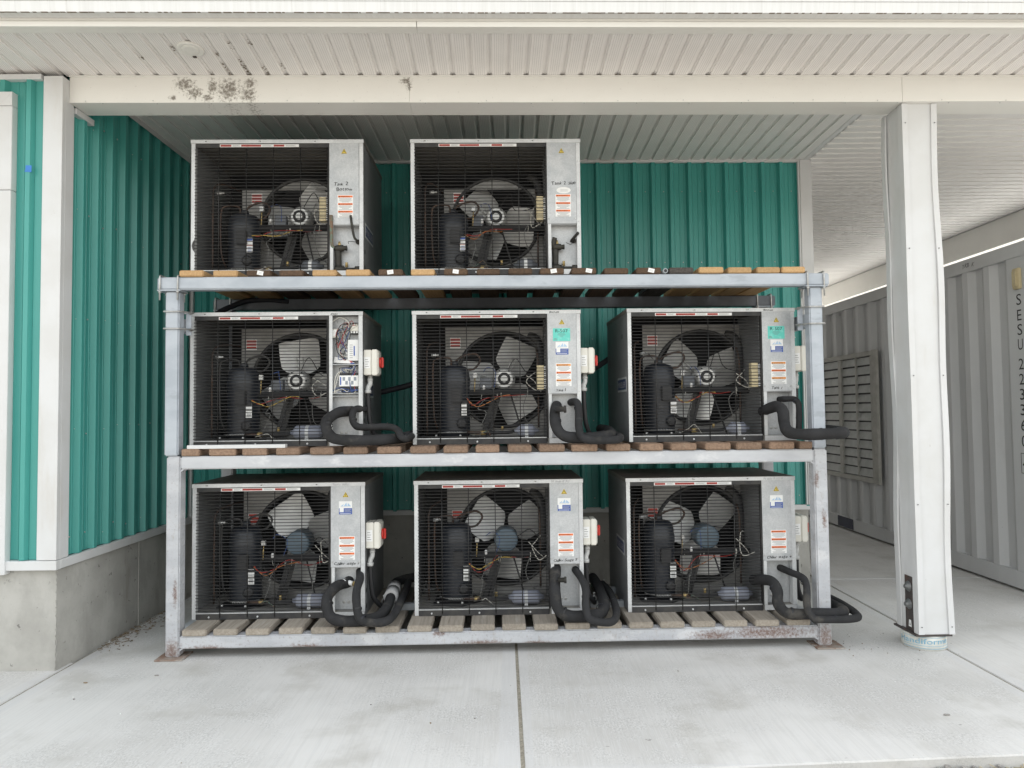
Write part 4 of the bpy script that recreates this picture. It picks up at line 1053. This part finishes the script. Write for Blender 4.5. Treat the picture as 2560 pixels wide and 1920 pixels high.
    wire(t, 'wire_grey', [(cx - .12, BY - .06, BZ - .03), (cx - .16, .13, BZ - .12), (cx - .15, .12, .2), (cx - .18, .12, .09)], .0026)
    wire(t, 'wire_grey', [(PX - .13, .14, BZ), (PX - .15, .14, BZ - .08), (PX - .13, .16, BZ - .2), (PX - .07, .25, .13)], .0026)
    wire(t, 'ink', [(cx + .03, BY, cz + .07), (cx + .09, BY - .02, cz + .16 if motor == 'bell' else cz + .03), (cx + .15, BY, cz + .05), (PX - .06, .12, cz + .02)], .003)
    wire(t, 'wire_white' if seed % 2 else 'patina', [(kx + .12, ky - .12, .06), (kx + .17, .09, .075), (kx + .21, .08, .085), (kx + .25, .08, .045)], .0022)
    b = MB('zinc', 'brass', 'plastic_white'); qx = kx + .145; b.box(qx - .014, qx + .014, .15, .175, BZ + .10, BZ + .135, 0, bev=.002); b.rod((qx, .162, BZ + .105), (qx - .005, .165, BZ + .005), .004, 6, 1); b.build('pressure_port', t)
    b = MB('zinc', 'brass', 'plastic_white'); b.lathe((qx + .06, .16, BZ + .02), (0, 0, 1), [(0, .008), (.02, .01), (.03, .006)], 8, 2); b.build('valve_stem', t)
    if block:
        b = MB('beige', 'plastic_white', 'black'); xx, zz = WG - .062, H * .405; b.box(xx, xx + .046, .012, .06, zz, zz + .162, 0, bev=.003); b.box(xx + .046, xx + .054, .02, .06, zz + .004, zz + .158, 2)
        for k in range(11): b.box(xx + .047, xx + .060, .014, .021, zz + .006 + k * .0138, zz + .013 + k * .0138, 1)
        for k in range(3): b.box(xx + .004, xx + .042, .0105, .0125, zz + .028 + k * .05, zz + .030 + k * .05, 2)
        b.build('terminal_block', t)
    inner_label(t, (.20 if fr > .32 else .23) * W, (HT - .30) if motor == 'cap' else (HT - .19 if fr > .32 else HT - .29), SY - .002)
    # front right: access panel and the connections below it
    if panel:
        b = MB('galv', 'zinc'); b.box(PX - .003, W - .028, -.007, -.0035, ZP, HT - .001, bev=.001)
        for xx, zz in ((PX + .008, HT * .42), (W - .036, HT * .42)): b.screw((xx, -.007, zz), (0, -1, 0), .006, .004, 1)
        b.build('access_panel', t)
        xc = (PX + W - .03) / 2; yp = -.0072
        triangle(t, xc, HT - .062, yp)
        if 'refrig' in stick: refrig(t, xc - .06, HT - .185, yp)
        if 'company' in stick:
            zc = HT - .275 if 'refrig' in stick else HT - .185; company(t, xc - .043, zc, yp)
        hl, wl_ = (.152, .104); zl = ZP + (.035 if hand_low(hand) else .04)
        cols = ('st_orange2', 'st_orange', 'st_orange2') if 'refrig' in stick else ('st_orange',) * 3
        warn_label(t, xc - wl_ / 2 + .008, ZP + .048, wl_, hl, yp, cols)
        if hand:
            b = MB('ink')
            if hand_low(hand): b.hand(hand, (xc - .075 + (.03 if len(hand) < 9 else 0), yp - .0005, ZP + .014), (1, 0, .02), (-.02, 0, 1), .025, 0, seed)
            else:
                for q, line in enumerate(hand.split('/')): b.hand(line, (xc - .07 + .02 * q, yp - .0005, ZP + .262 - .034 * q), (1, 0, .03), (-.03, 0, 1), .031, 0, seed + q)
            b.build('handwriting', t)
        if 'oval' in stick:
            b = MB('st_white', 'ink_pale'); b.poly([(xc + .012 + .048 * math.cos(k * PI / 12), yp - .0005, ZP + .226 + .022 * math.sin(k * PI / 12)) for k in range(24)][::-1])
            for q in range(3): b.box(xc - .01, xc + .04, yp - .001, yp - .0006, ZP + .218 + q * .006, ZP + .2195 + q * .006, 1)
            b.build('inspection_sticker', t)
    if top_hand:
        b = MB('ink' if len(top_hand) < 8 else 'ink_pale'); b.hand(top_hand, (PX + .01, -.0078, H - .021), (1, 0, 0), (0, 0, 1), .020, 0, seed + 5); b.build('handwriting', t)
    b = MB('galv', 'zinc', 'black'); b.box(PX + .004, W - .004, .055, .058, .037, ZP + .02); b.box(PX + .01, W - .03, .0, .055, ZP - .004, ZP - .001)
    for q in (.07, .10): b.lathe((PX + q, .055, .085), (0, -1, 0), [(0, .010), (.002, .010), (.0022, .005)], 12, 1)
    b.build('service_plate', t)
    if switch:
        zs = H * (.525 if motor != 'cap' else .50)
        b = MB('offwhite'); b.box(W + .001, W + .052, .025, .15, zs, zs + .168, bev=.004); b.box(W + .0535, W + .092, .022, .153, zs - .002, zs + .170, bev=.005); b.box(W + .0922, W + .098, .03, .145, zs + .008, zs + .160, bev=.003)
        ds = b.build('disconnect_switch', t)
        b = MB('paper', 'ink_grey'); b.box(W + .004, W + .044, .0238, .0248, zs + .045, zs + .12)
        for q in range(4): b.box(W + .010, W + .036 - .006 * (q % 2), .0234, .0238, zs + .056 + .015 * q, zs + .059 + .015 * q, 1)
        b.build('label', ds)
        b = MB('red_handle'); b.lathe((W + .098, .088, zs + .085), (1, 0, 0), [(0, .036), (.010, .036), (.012, .030)], 18); b.box(W + .108, W + .124, .076, .10, zs + .050, zs + .122, bev=.005); b.build('handle', ds)
        b = MB('grey_fitting'); b.lathe((W + .035, .075, zs), (0, 0, -1), [(0, .016), (.022, .016), (.023, .019), (.036, .019)], 12)
        b.tube([(W + .035, .075, zs - .03), (W + .034, .072, zs - .06), (W + .024, .062, zs - .082), (W + .024, .055, zs - .105)], .0165, 12, 0, 3); b.lathe((W + .024, .055, zs - .098), (0, 0, -1), [(0, .022), (.022, .022)], 8); b.build('conduit_fitting', ds)
        b = MB('black'); zz = zs - .115
        b.tube([(W + .024, .055, zz), (W + .027, .06, zz * .7), (W + .036, .07, zz * .4), (W + .055, .09, .08), (W + .085, .13, .035), (W + .10, .25, .026)], .0145, 10, 0, 16, True, .14); b.build('flexible_conduit', ds)
    return t
def hand_low(h): return h.startswith('Chiller') or h.endswith('1')
GR = 'condensing units on the rack'
U = {}
U['u1'] = unit('top deck left unit with Tank 2 Bottom in marker on its grey panel', (-2.113, 4.654, 2.4155), AK, 1.136, .915, fan=(51, 178, 302), fr=.30, hand='Tank 2/Bottom', drier='dark', seed=1, fcx=.56, fcz=.52)
U['u2'] = unit('top deck right unit with Tank 2 Side in marker above a white oval sticker', (-.662, 4.685, 2.4155), AK, 1.135, .915, fan=(132, 243, 350), fr=.31, hand='Tank 2 Side', stick=('oval',), drier='dark', seed=2, fcx=.50, fcz=.51)
U['u4'] = unit('middle deck left unit with its control box open showing wiring', (-2.112, 4.654, 1.2905), AK, 1.128, .886, fan=(95, 215, 335), panel=False, block=False, top_hand='stage', switch=True, seed=3)
U['u5'] = unit('middle deck centre unit with turquoise R-507 sticker', (-.656, 4.686, 1.2905), AK, 1.115, .886, fan=(62, 177, 297), hand='Tank 1', top_hand='Bottom', stick=('refrig', 'company'), drier='short', switch=True, seed=4)
U['u6'] = unit('middle deck right unit with turquoise R-507 sticker, beside the blue grey post', (.774, 4.722, 1.2905), AK + .022, 1.135, .892, fan=(139, 20, 254), hand='Tank 1', top_hand='Bottom', stick=('refrig', 'company'), drier='short', switch=True, seed=5)
U['u7'] = unit('bottom deck left unit marked Chiller stage 2', (-2.090, 4.654, .1768), AK, 1.118, .876, fan=(120, 20, 262), motor='cap', block=False, hand='Chiller stage 2', top_hand='Sierra Flake', stick=('company',), switch=True, posn=.45, seed=6)
U['u8'] = unit('bottom deck centre unit marked Chiller stage 3', (-.650, 4.686, .1768), AK, 1.108, .878, fan=(141, 33, 264), motor='cap', block=False, hand='Chiller Stage 3', top_hand='N Rolls 8 AJ', stick=('company',), switch=True, posn=.45, seed=7)
U['u9'] = unit('bottom deck right unit marked Chiller stage 4', (.746, 4.716, .1768), AK, 1.122, .878, fan=(158, 50, 268), motor='cap', block=False, hand='Chiller stage 4', top_hand='N Bulk 9 to 91', stick=('company',), switch=True, posn=.45, seed=8)
logo(U['u1'], 1.136, .06, .27, 1); logo(U['u4'], 1.128, .10, .32, 1); logo(U['u6'], 0, .06, .34, -1); logo(U['u9'], 0, .10, .35, -1)
# open control box of the middle left unit
t = U['u4']; W, H = 1.128, .886; PX = .805 * W; HT = H - .024; ZP = .326 * H / .88
b = MB('galv'); b.box(PX + .004, W - .004, .060, .063, ZP, HT); b.box(PX + .003, W - .003, .0, .06, ZP + .015, ZP + .018); b.build('control_box', t)
bx('galv', [(PX + .003, W - .003, .004, .06, ZP + .205, ZP + .209)], 'shelf', t, 0)
b = MB('offwhite', 'st_white'); b.box(PX + .012, PX + .062, .015, .055, ZP + .385, ZP + .445, bev=.003); b.box(PX + .012, PX + .045, .013, .0148, ZP + .395, ZP + .438, 1); b.build('transformer', t)
b = MB('offwhite', 'black', 'plastic_white'); b.box(W - .085, W - .03, .012, .058, ZP + .430, ZP + .468, bev=.002)
for k in range(3):
    for zz in (ZP + .470, ZP + .416): b.box(W - .083 + k * .018, W - .071 + k * .018, .016, .05, zz, zz + .012, 2)
b.box(W - .085, W - .03, .02, .058, ZP + .41, ZP + .485, 1); b.build('contactor', t)
b = MB('plastic_white', 'st_blue', 'ink_pale', 'black'); b.box(PX + .118, W - .03, .012, .05, ZP + .232, ZP + .372, bev=.002); b.box(PX + .158, PX + .166, .011, .0122, ZP + .265, ZP + .33, 1)
for k in range(7): b.box(PX + .132, PX + .152, .011, .0122, ZP + .25 + k * .014, ZP + .255 + k * .014, 2)
for k in range(12): b.box(PX + .104, PX + .116, .016, .045, ZP + .236 + k * .011, ZP + .243 + k * .011, 2 if k % 2 else 0)
b.build('control_module', t)
b = MB('plastic_white', 'board_grey', 'st_blue', 'black'); b.box(PX + .062, W - .03, .012, .05, ZP + .062, ZP + .135, bev=.002); b.box(PX + .062, W - .03, .014, .05, ZP + .137, ZP + .152, 3); b.box(PX + .062, W - .03, .014, .05, ZP + .042, ZP + .060, 3)
b.box(PX + .068, PX + .076, .011, .0122, ZP + .072, ZP + .125, 2)
for k in range(5):
    for j in range(2): b.box(PX + .085 + k * .0185, PX + .101 + k * .0185, .011, .0122, ZP + .074 + j * .026, ZP + .098 + j * .026, 1 if (k + j) % 2 else 0)
b.build('controller', t)
b = MB('paper', 'st_red', 'st_blue'); b.prism([(PX + .02, .03, ZP + .222), (PX + .13, .012, ZP + .214), (PX + .165, .008, ZP + .218), (PX + .13, .014, ZP + .236), (PX + .03, .03, ZP + .262)], (0, .012, 0))
b.prism([(PX + .13, .0075, ZP + .236), (PX + .155, .0065, ZP + .222), (PX + .14, .0065, ZP + .219)], (0, .003, 0), 1); b.prism([(PX + .138, .006, ZP + .218), (PX + .160, .005, ZP + .218), (PX + .166, .005, ZP + .212), (PX + .138, .006, ZP + .211)], (0, .003, 0), 2); b.build('folded_papers', t)
rg = random.Random(9)
for k in range(15):
    c = ('wire_red', 'ink', 'ink', 'wire_grey', 'ink', 'wire_blue', 'wire_white', 'wire_red')[k % 8]
    x1 = PX + .108 + rg.uniform(-.004, .004); z1 = ZP + .238 + .011 * (k % 12)
    wire(t, c, [(W - .08 + rg.uniform(0, .05), .02 + rg.uniform(-.01, .01), ZP + .49 - rg.uniform(0, .03)), (PX + .13 + rg.uniform(-.03, .03), rg.uniform(.004, .016), ZP + .46 + rg.uniform(-.03, .02)), (PX + .09 + rg.uniform(-.055, .03), rg.uniform(.002, .014), ZP + .36 + rg.uniform(-.06, .06)), (PX + .075 + rg.uniform(-.02, .02), rg.uniform(.002, .014), z1 + .02), (x1, .016, z1)], .0021)
for k in range(10):
    c = ('ink', 'wire_white', 'ink', 'wire_blue')[k % 4]; x1 = PX + .07 + .011 * k
    wire(t, c, [(x1, .02, ZP + .148), (x1 - .004, .012, ZP + .172 + rg.uniform(0, .012)), (PX + .15, .012, ZP + .188), (PX + .165, .012, ZP + .20)], .0024)
    wire(t, ('wire_blue', 'wire_white', 'ink', 'wire_blue')[k % 4], [(x1, .016, ZP + .045), (x1 - .01, .008, ZP + .03), (PX + .06 + rg.uniform(-.02, .05), .01, ZP + .028), (PX + .02, .012, ZP + .02 + rg.uniform(0, .01))], .0024)
for c, dx in (('wire_white', 0), ('wire_white', .006), ('wire_red', .145), ('wire_blue', .152)):
    wire(t, c, [(PX + .07 + dx * .7, .012, ZP + .165), (PX + .035 + dx * .8, .012, ZP + .12), (PX + .03 + dx * .85, .012, ZP + .05), (PX + .05 + dx * .7, .02, ZP + .03)], .003)
wire(t, 'wire_white', [(PX + .01, .02, HT - .045), (PX + .05, .008, HT - .03), (PX + .10, .006, HT - .06), (PX + .12, .01, HT - .10)], .0028)
# service valves of the two unconnected top units
for key, W in (('u1', 1.136), ('u2', 1.135)):
    t = U[key]; PX = .805 * W; ZP = .326 * .915 / .88
    b = MB('valve_dark', 'brass'); x = PX + .05
    b.tube([(x, .03, .05), (x, .02, .14), (x, .02, .17)], .021, 12, 0, 3); b.lathe((x - .02, .02, .045), (1, 0, 0), [(0, .024), (.02, .026), (.06, .022), (.064, .012), (.13, .012), (.132, .022), (.165, .022)], 12)
    b.lathe((x - .025, .012, .185), (1, .0, .02), [(0, .014), (.02, .022), (.06, .022), (.066, .014), (.085, .018)], 10); b.lathe((x + .01, .012, .20), (0, 0, 1), [(0, .010), (.02, .010), (.022, .006), (.03, .008)], 8, 1); b.lathe((x + .055, .02, .06), (0, 0, 1), [(0, .010), (.025, .008), (.032, .010)], 8, 1)
    b.build('service_valve', t)
    b = MB('patina' if key == 'u1' else 'valve_dark')
    if key == 'u1': b.tube([(x - .02, .01, .185), (x - .035, .0, .20), (x - .036, -.012, .24), (x - .038, -.02, .40)], .011, 10, 0, 3)
    else: b.tube([(x - .01, .01, .185), (x - .012, .0, .215), (x - .005, -.004, .245)], .017, 10, 0, 3)
    b.build('pipe_stub', t)
    b = MB('valve_dark')
    if key == 'u1': b.tube([(W - .035, .05, .235), (W - .045, .01, .238), (W - .062, .0, .26), (W - .075, -.01, .34), (W - .082, -.016, .40)], .008, 10, 0, 4)
    else: b.tube([(W - .06, .05, .235), (W - .055, .02, .24), (W - .02, -.02, .275)], .0095, 10, 0, 3)
    b.lathe((W - .045, .053, .237), (0, -1, 0), [(0, .017), (.012, .016)], 12); b.build('pipe_stub', t)
    wire(t, 'ink', [(W - .045, .05, .235), (W - .08, .02, .225), (W - .10, .01, .215)], .002)
# clean sheared cut-out in the first unit's post: a dark bite
t = U['u1']; b = MB('guard_strip'); b.prism([(.026, -.0035, .25), (.026, -.0035, .16), (.012, -.0035, .18), (.006, -.0035, .205), (.012, -.0035, .228)], (0, .0004, 0)); b.build('post_notch', t)

# ------------------------------------------------------------------ insulated pipes and cables
def pipe(label, pts, r, seam=True, n=14, m='foam'):
    b = MB(m); q = random.Random(len(label)); nn = (len(pts) - 1) * 6 + 1; w1, w2 = q.uniform(.5, .9), q.uniform(0, 6)
    b.tube(pts, [r * (1 + .035 * math.sin(i * w1 + w2) + q.uniform(-.012, .012)) for i in range(nn)], n, 0, 6); o = b.build('insulated_pipe')
    for k in q.sample(range(2, len(pts) - 2), 2):
        p0, p1 = Vector(pts[k]), Vector(pts[k + 1]); d = (p1 - p0).normalized(); c = MB('black' if k % 2 else 'cable')
        c.lathe(p0.lerp(p1, .5) - d * .006, d, [(0, r * 1.0), (.001, r * 1.055), (.011, r * 1.055), (.012, r)], n, 0, False); c.build('tie_band', o)
    return tag(o, label, 'pipe', 'insulated refrigerant pipes')
PG = 'insulated refrigerant pipes'
PA = pipe('thick black foam pipe of the bottom left unit, running through a grey sleeve', [(-1.085, 4.76, .40), (-1.10, 4.70, .392), (-1.145, 4.62, .389), (-1.178, 4.53, .345), (-1.169, 4.49, .28), (-1.135, 4.47, .232), (-1.06, 4.466, .214), (-.959, 4.48, .213), (-.869, 4.53, .217), (-.828, 4.64, .24), (-.838, 4.95, .270), (-.842, 5.25, .274), (-.60, 5.36, .29), (-.3, 5.38, .29)], .034)
pipe('thinner black foam pipe of the bottom left unit, beside the grey sleeve', [(-1.02, 4.74, .46), (-.994, 4.62, .434), (-.99, 4.51, .394), (-.980, 4.455, .33), (-.957, 4.415, .258), (-.91, 4.402, .225), (-.808, 4.41, .22), (-.761, 4.50, .232), (-.755, 4.78, .25), (-.766, 5.1, .255), (-.78, 5.30, .26)], .026)
PB = pipe('thick black foam pipe of the bottom centre unit, bent back between the units', [(.278, 4.76, .461), (.265, 4.64, .43), (.258, 4.55, .345), (.275, 4.505, .262), (.336, 4.50, .222), (.436, 4.51, .216), (.538, 4.54, .220), (.585, 4.68, .24), (.592, 5.0, .266), (.58, 5.3, .27)], .036)
pipe('thinner black foam pipe of the bottom centre unit, looping in front of the thick one', [(.405, 4.77, .45), (.428, 4.62, .433), (.449, 4.52, .386), (.442, 4.455, .297), (.456, 4.42, .232), (.51, 4.405, .21), (.603, 4.42, .208), (.65, 4.58, .225), (.66, 4.9, .25), (.64, 5.2, .25)], .024)
pipe('thick black foam pipe of the bottom right unit, passing in front of the rack post', [(1.60, 4.80, .36), (1.628, 4.70, .385), (1.664, 4.62, .388), (1.676, 4.57, .335), (1.664, 4.535, .277), (1.700, 4.51, .226), (1.773, 4.50, .217), (1.881, 4.50, .218), (2.02, 4.50, .219), (2.085, 4.56, .22), (2.07, 4.75, .22)], .034)
pipe('thinner black foam pipe of the bottom right unit, looping past the rack post', [(1.777, 4.80, .441), (1.805, 4.70, .434), (1.839, 4.58, .424), (1.842, 4.52, .383), (1.818, 4.46, .27), (1.84, 4.43, .212), (1.886, 4.425, .203), (2.07, 4.43, .203), (2.150, 4.50, .205), (2.14, 4.72, .225), (2.10, 4.95, .235)], .0225)
pipe('thick black foam pipe below the open control box', [(-1.06, 4.78, 1.52), (-1.08, 4.71, 1.517), (-1.135, 4.63, 1.508), (-1.183, 4.54, 1.459), (-1.172, 4.49, 1.396), (-1.127, 4.475, 1.348), (-1.025, 4.47, 1.334), (-.886, 4.48, 1.333), (-.754, 4.55, 1.337), (-.69, 4.75, 1.345), (-.675, 5.1, 1.36)], .0345)
pipe('thinner black foam pipe below the open control box', [(-.975, 4.80, 1.531), (-.99, 4.70, 1.531), (-1.029, 4.655, 1.528), (-1.040, 4.62, 1.486), (-1.022, 4.60, 1.432), (-.968, 4.58, 1.412), (-.802, 4.58, 1.413), (-.735, 4.55, 1.392), (-.703, 4.49, 1.352), (-.668, 4.52, 1.342), (-.662, 4.9, 1.36)], .0225)
PC = pipe('thick black foam pipe below the middle deck centre unit', [(.30, 4.78, 1.535), (.289, 4.68, 1.532), (.274, 4.60, 1.48), (.283, 4.54, 1.395), (.332, 4.52, 1.344), (.424, 4.52, 1.332), (.535, 4.55, 1.334), (.638, 4.62, 1.342), (.668, 4.9, 1.36), (.645, 5.2, 1.37)], .035)
pipe('thinner black foam pipe below the middle deck centre unit', [(.392, 4.80, 1.558), (.398, 4.70, 1.562), (.424, 4.62, 1.553), (.428, 4.57, 1.490), (.421, 4.50, 1.392), (.44, 4.45, 1.334), (.523, 4.435, 1.318), (.636, 4.45, 1.320), (.694, 4.58, 1.33), (.69, 5.0, 1.35)], .0245)
pipe('thick black foam pipe below the middle deck right unit, sticking out past the post', [(1.70, 4.82, 1.485), (1.705, 4.72, 1.505), (1.729, 4.64, 1.518), (1.742, 4.58, 1.490), (1.731, 4.53, 1.415), (1.722, 4.46, 1.365), (1.755, 4.41, 1.345), (1.837, 4.375, 1.343), (1.963, 4.38, 1.346), (2.05, 4.42, 1.348), (2.11, 4.56, 1.35), (2.12, 4.80, 1.355)], .036)
pipe('thinner black foam pipe below the middle deck right unit', [(1.812, 4.82, 1.567), (1.822, 4.74, 1.567), (1.862, 4.69, 1.565), (1.876, 4.66, 1.54), (1.868, 4.63, 1.487), (1.857, 4.61, 1.40), (1.85, 4.62, 1.345), (1.87, 4.8, 1.335)], .019)
b = MB('sleeve'); b.tube([(-.833, 4.83, .262), (-.838, 4.96, .270)], .047, 20, 0, 1); b.tube([(-.838, 4.962, .270), (-.842, 5.07, .275)], .0465, 20, 0, 1); b.build('sleeve', PA)
b = MB('paper'); b.tube([(-1.118, 4.665, .398), (-1.105, 4.69, .395), (-1.09, 4.72, .394)], .029, 10, 0, 2); b.mats = ['st_white']; b.tube([(-1.09, 4.69, .40), (-1.05, 4.675, .393)], .016, 10, 0, 1); b.build('valve', PA)
b = MB('brass'); b.lathe((-1.05, 4.675, .393), (1, -.05, -.06), [(0, .017), (.02, .018), (.022, .022), (.032, .021)], 8); b.build('brass_nut', PA)
b = MB('valve_dark'); b.lathe((.298, 4.56, .43), (1, -.05, 0), [(-.02, .014), (.02, .016), (.022, .022), (.035, .021)], 8); b.build('valve_nut', PB)
b = MB('foam'); b.lathe((.305, 4.555, 1.515), (1, -.05, 0), [(-.03, .018), (.025, .017), (.026, .024), (.042, .023)], 8); b.build('valve_nut', PC)
for q, (x, y, zt, lab) in enumerate(((-.905, 4.82, .1775, 'front steel channel on the planks between bottom left and centre units'), (-.70, 5.22, .1775, 'rear steel channel on the planks between bottom left and centre units'), (.515, 4.84, .1775, 'front steel channel on the planks between bottom centre and right units'), (.60, 5.20, .1775, 'rear steel channel on the planks between bottom centre and right units'))):
    L_ = (.235, .12, .225, .20)[q]
    b = MB('channel'); b.box(0, L_, 0, .003, 0, .042); b.box(0, L_, .038, .041, 0, .042); b.box(0, L_, .003, .038, 0, .003); b.box(0, L_, .003, .011, .039, .042); b.box(0, L_, .030, .038, .039, .042)
    o = b.build('strut_channel', None, (x, y, zt), AK); tag(o, lab, 'channel', 'strut channels carrying the pipes')
    b = MB('zinc')
    for u in (.025, .055):
        b.tube([(u - .012, .02, .043), (u - .012, .02, .06), (u - .006, .02, .072), (u + .006, .02, .072), (u + .012, .02, .06), (u + .012, .02, .043)], .003, 6, 0, 2); b.rod((u, .02, .07), (u, .02, .095), .003, 6); b.lathe((u, .02, .092), (0, 0, 1), [(0, .008), (.006, .008)], 6)
    b.build('pipe_clamp', o)
b = MB('cable'); b.tube([(-2.16, 5.02, 2.17), (-2.12, 5.14, 2.25), (-2.06, 5.24, 2.31), (-1.98, 5.3, 2.355), (-1.85, 5.33, 2.365), (-1.68, 5.34, 2.35)], .020, 10, 0, 5); b.mats = ['cable']
tag(b.build('cable'), 'thick black cable arching below the top beam at the left', 'cable')
b = MB('cable'); b.tube([(-1.02, 5.45, 1.66), (-.85, 5.47, 1.70), (-.62, 5.48, 1.76), (-.3, 5.52, 1.83), (.3, 5.56, 1.70), (.62, 5.5, 1.82), (.86, 5.55, 1.98)], .022, 10, 0, 5); tag(b.build('cable'), 'black cable slung behind the middle deck units', 'cable')
b = MB('white_trim'); b.box(0, .61, 0, .05, 0, .022, bev=.001); b.box(.001, .609, .004, .046, .021, .0225); tag(b.build('metal_strip', None, (-2.035, 4.445, 1.291), AK - .004), 'loose white metal strip lying on the planks under the open unit', 'strip')
b = MB('steel_dark', 'black'); b.lathe((0, 0, 0), (0, 1, 0), [(0, .016), (.8, .016)], 14); b.lathe((0, -.0008, 0), (0, 1, 0), [(0, .010), (.0006, .010)], 14, 1)
b.mats = ['channel', 'black']; tag(b.build('steel_pipe', None, (.988, 4.50, 2.391), AK), 'grey steel pipe end lying between planks of the top deck', 'pipe')
# wind-blown litter along the left foundation and grit on the slab
rg = random.Random(77); b = MB('leaf', 'pebble', 'st_white')
for k in range(230):
    y = 4.55 + abs(rg.gauss(0, .55)) + rg.random() * .25; x = -2.705 + abs(rg.gauss(0, .075)) + max(0, (y - 4.9)) * .04 * rg.random()
    if y > 5.95: continue
    s = rg.uniform(.004, .017); T = Matrix.Translation((x, y, .004)) @ Matrix.Rotation(rg.uniform(0, 6), 4, 'Z') @ Matrix.Rotation(rg.uniform(-.5, .5), 4, 'X')
    if rg.random() < .6: b.box(-s, s, -s * .16, s * .16, 0, .002, 0, T=T)
    elif rg.random() < .7: b.prism([T @ Vector(p) for p in ((-s, 0, 0), (0, -s * .5, .002), (s, 0, 0), (0, s * .5, .003))], (0, 0, .0015), 0)
    else: b.box(-s * .4, s * .4, -s * .3, s * .3, 0, s * .4, 1 if rg.random() < .8 else 2, T=T)
for k in range(40):
    x = rg.uniform(-2.6, 2.9); y = rg.uniform(3.1, 4.8); s = .001 + .0035 * rg.random() ** 3; T = Matrix.Translation((x, y, .001)) @ Matrix.Rotation(rg.uniform(0, 6), 4, 'Z')
    b.box(-s, s, -s * .6, s * .6, -.001, s, rg.choice((0, 1, 1, 2)), T=T)
for k in range(36):
    x = 2.05 + abs(rg.gauss(0, .25)); y = 4.55 + rg.gauss(0, .12); s = .001 + .003 * rg.random() ** 2; T = Matrix.Translation((x, y, .001)) @ Matrix.Rotation(rg.uniform(0, 6), 4, 'Z')
    b.box(-s, s, -s * .6, s * .6, -.001, s, rg.choice((0, 1, 1)), T=T)
for x, y, s, m in ((-2.07, 4.16, .013, 1), (-2.42, 4.06, .012, 0), (2.10, 3.52, .016, 1)):
    T = Matrix.Translation((x, y, 0)); b.prism([T @ Vector((s * math.cos(a), s * .5 * math.sin(a), .001)) for a in (0, 1, 2.2, 3.1, 4.2, 5.3)], (0, 0, s * .35), m)
o = b.build('litter'); o['kind'] = 'stuff'; o['label'] = 'dry leaves, twigs and grit blown along the foundation and over the slab'
# straw and gravel at the foot of the slab edge
b = MB('straw', 'pebble', 'gravel'); rg = random.Random(5)
for k in range(900):
    x = rg.uniform(.3, 3.6); y = ye(x) - .005 - abs(rg.gauss(0, .10)); s = rg.uniform(.008, .03)
    T = Matrix.Translation((x, y, -.061 + rg.uniform(0, .02))) @ Matrix.Rotation(rg.uniform(0, 6), 4, 'Z') @ Matrix.Rotation(rg.uniform(-.4, .4), 4, 'Y')
    if rg.random() < .6: b.box(-s, s, -.0018, .0018, 0, .0025, 0, T=T)
    else: b.box(-s * .5, s * .5, -s * .4, s * .4, -.01, s * .4, rg.choice((1, 2)), T=T)
o = b.build('straw'); o['kind'] = 'stuff'; o['label'] = 'straw and stones below the edge of the slab'
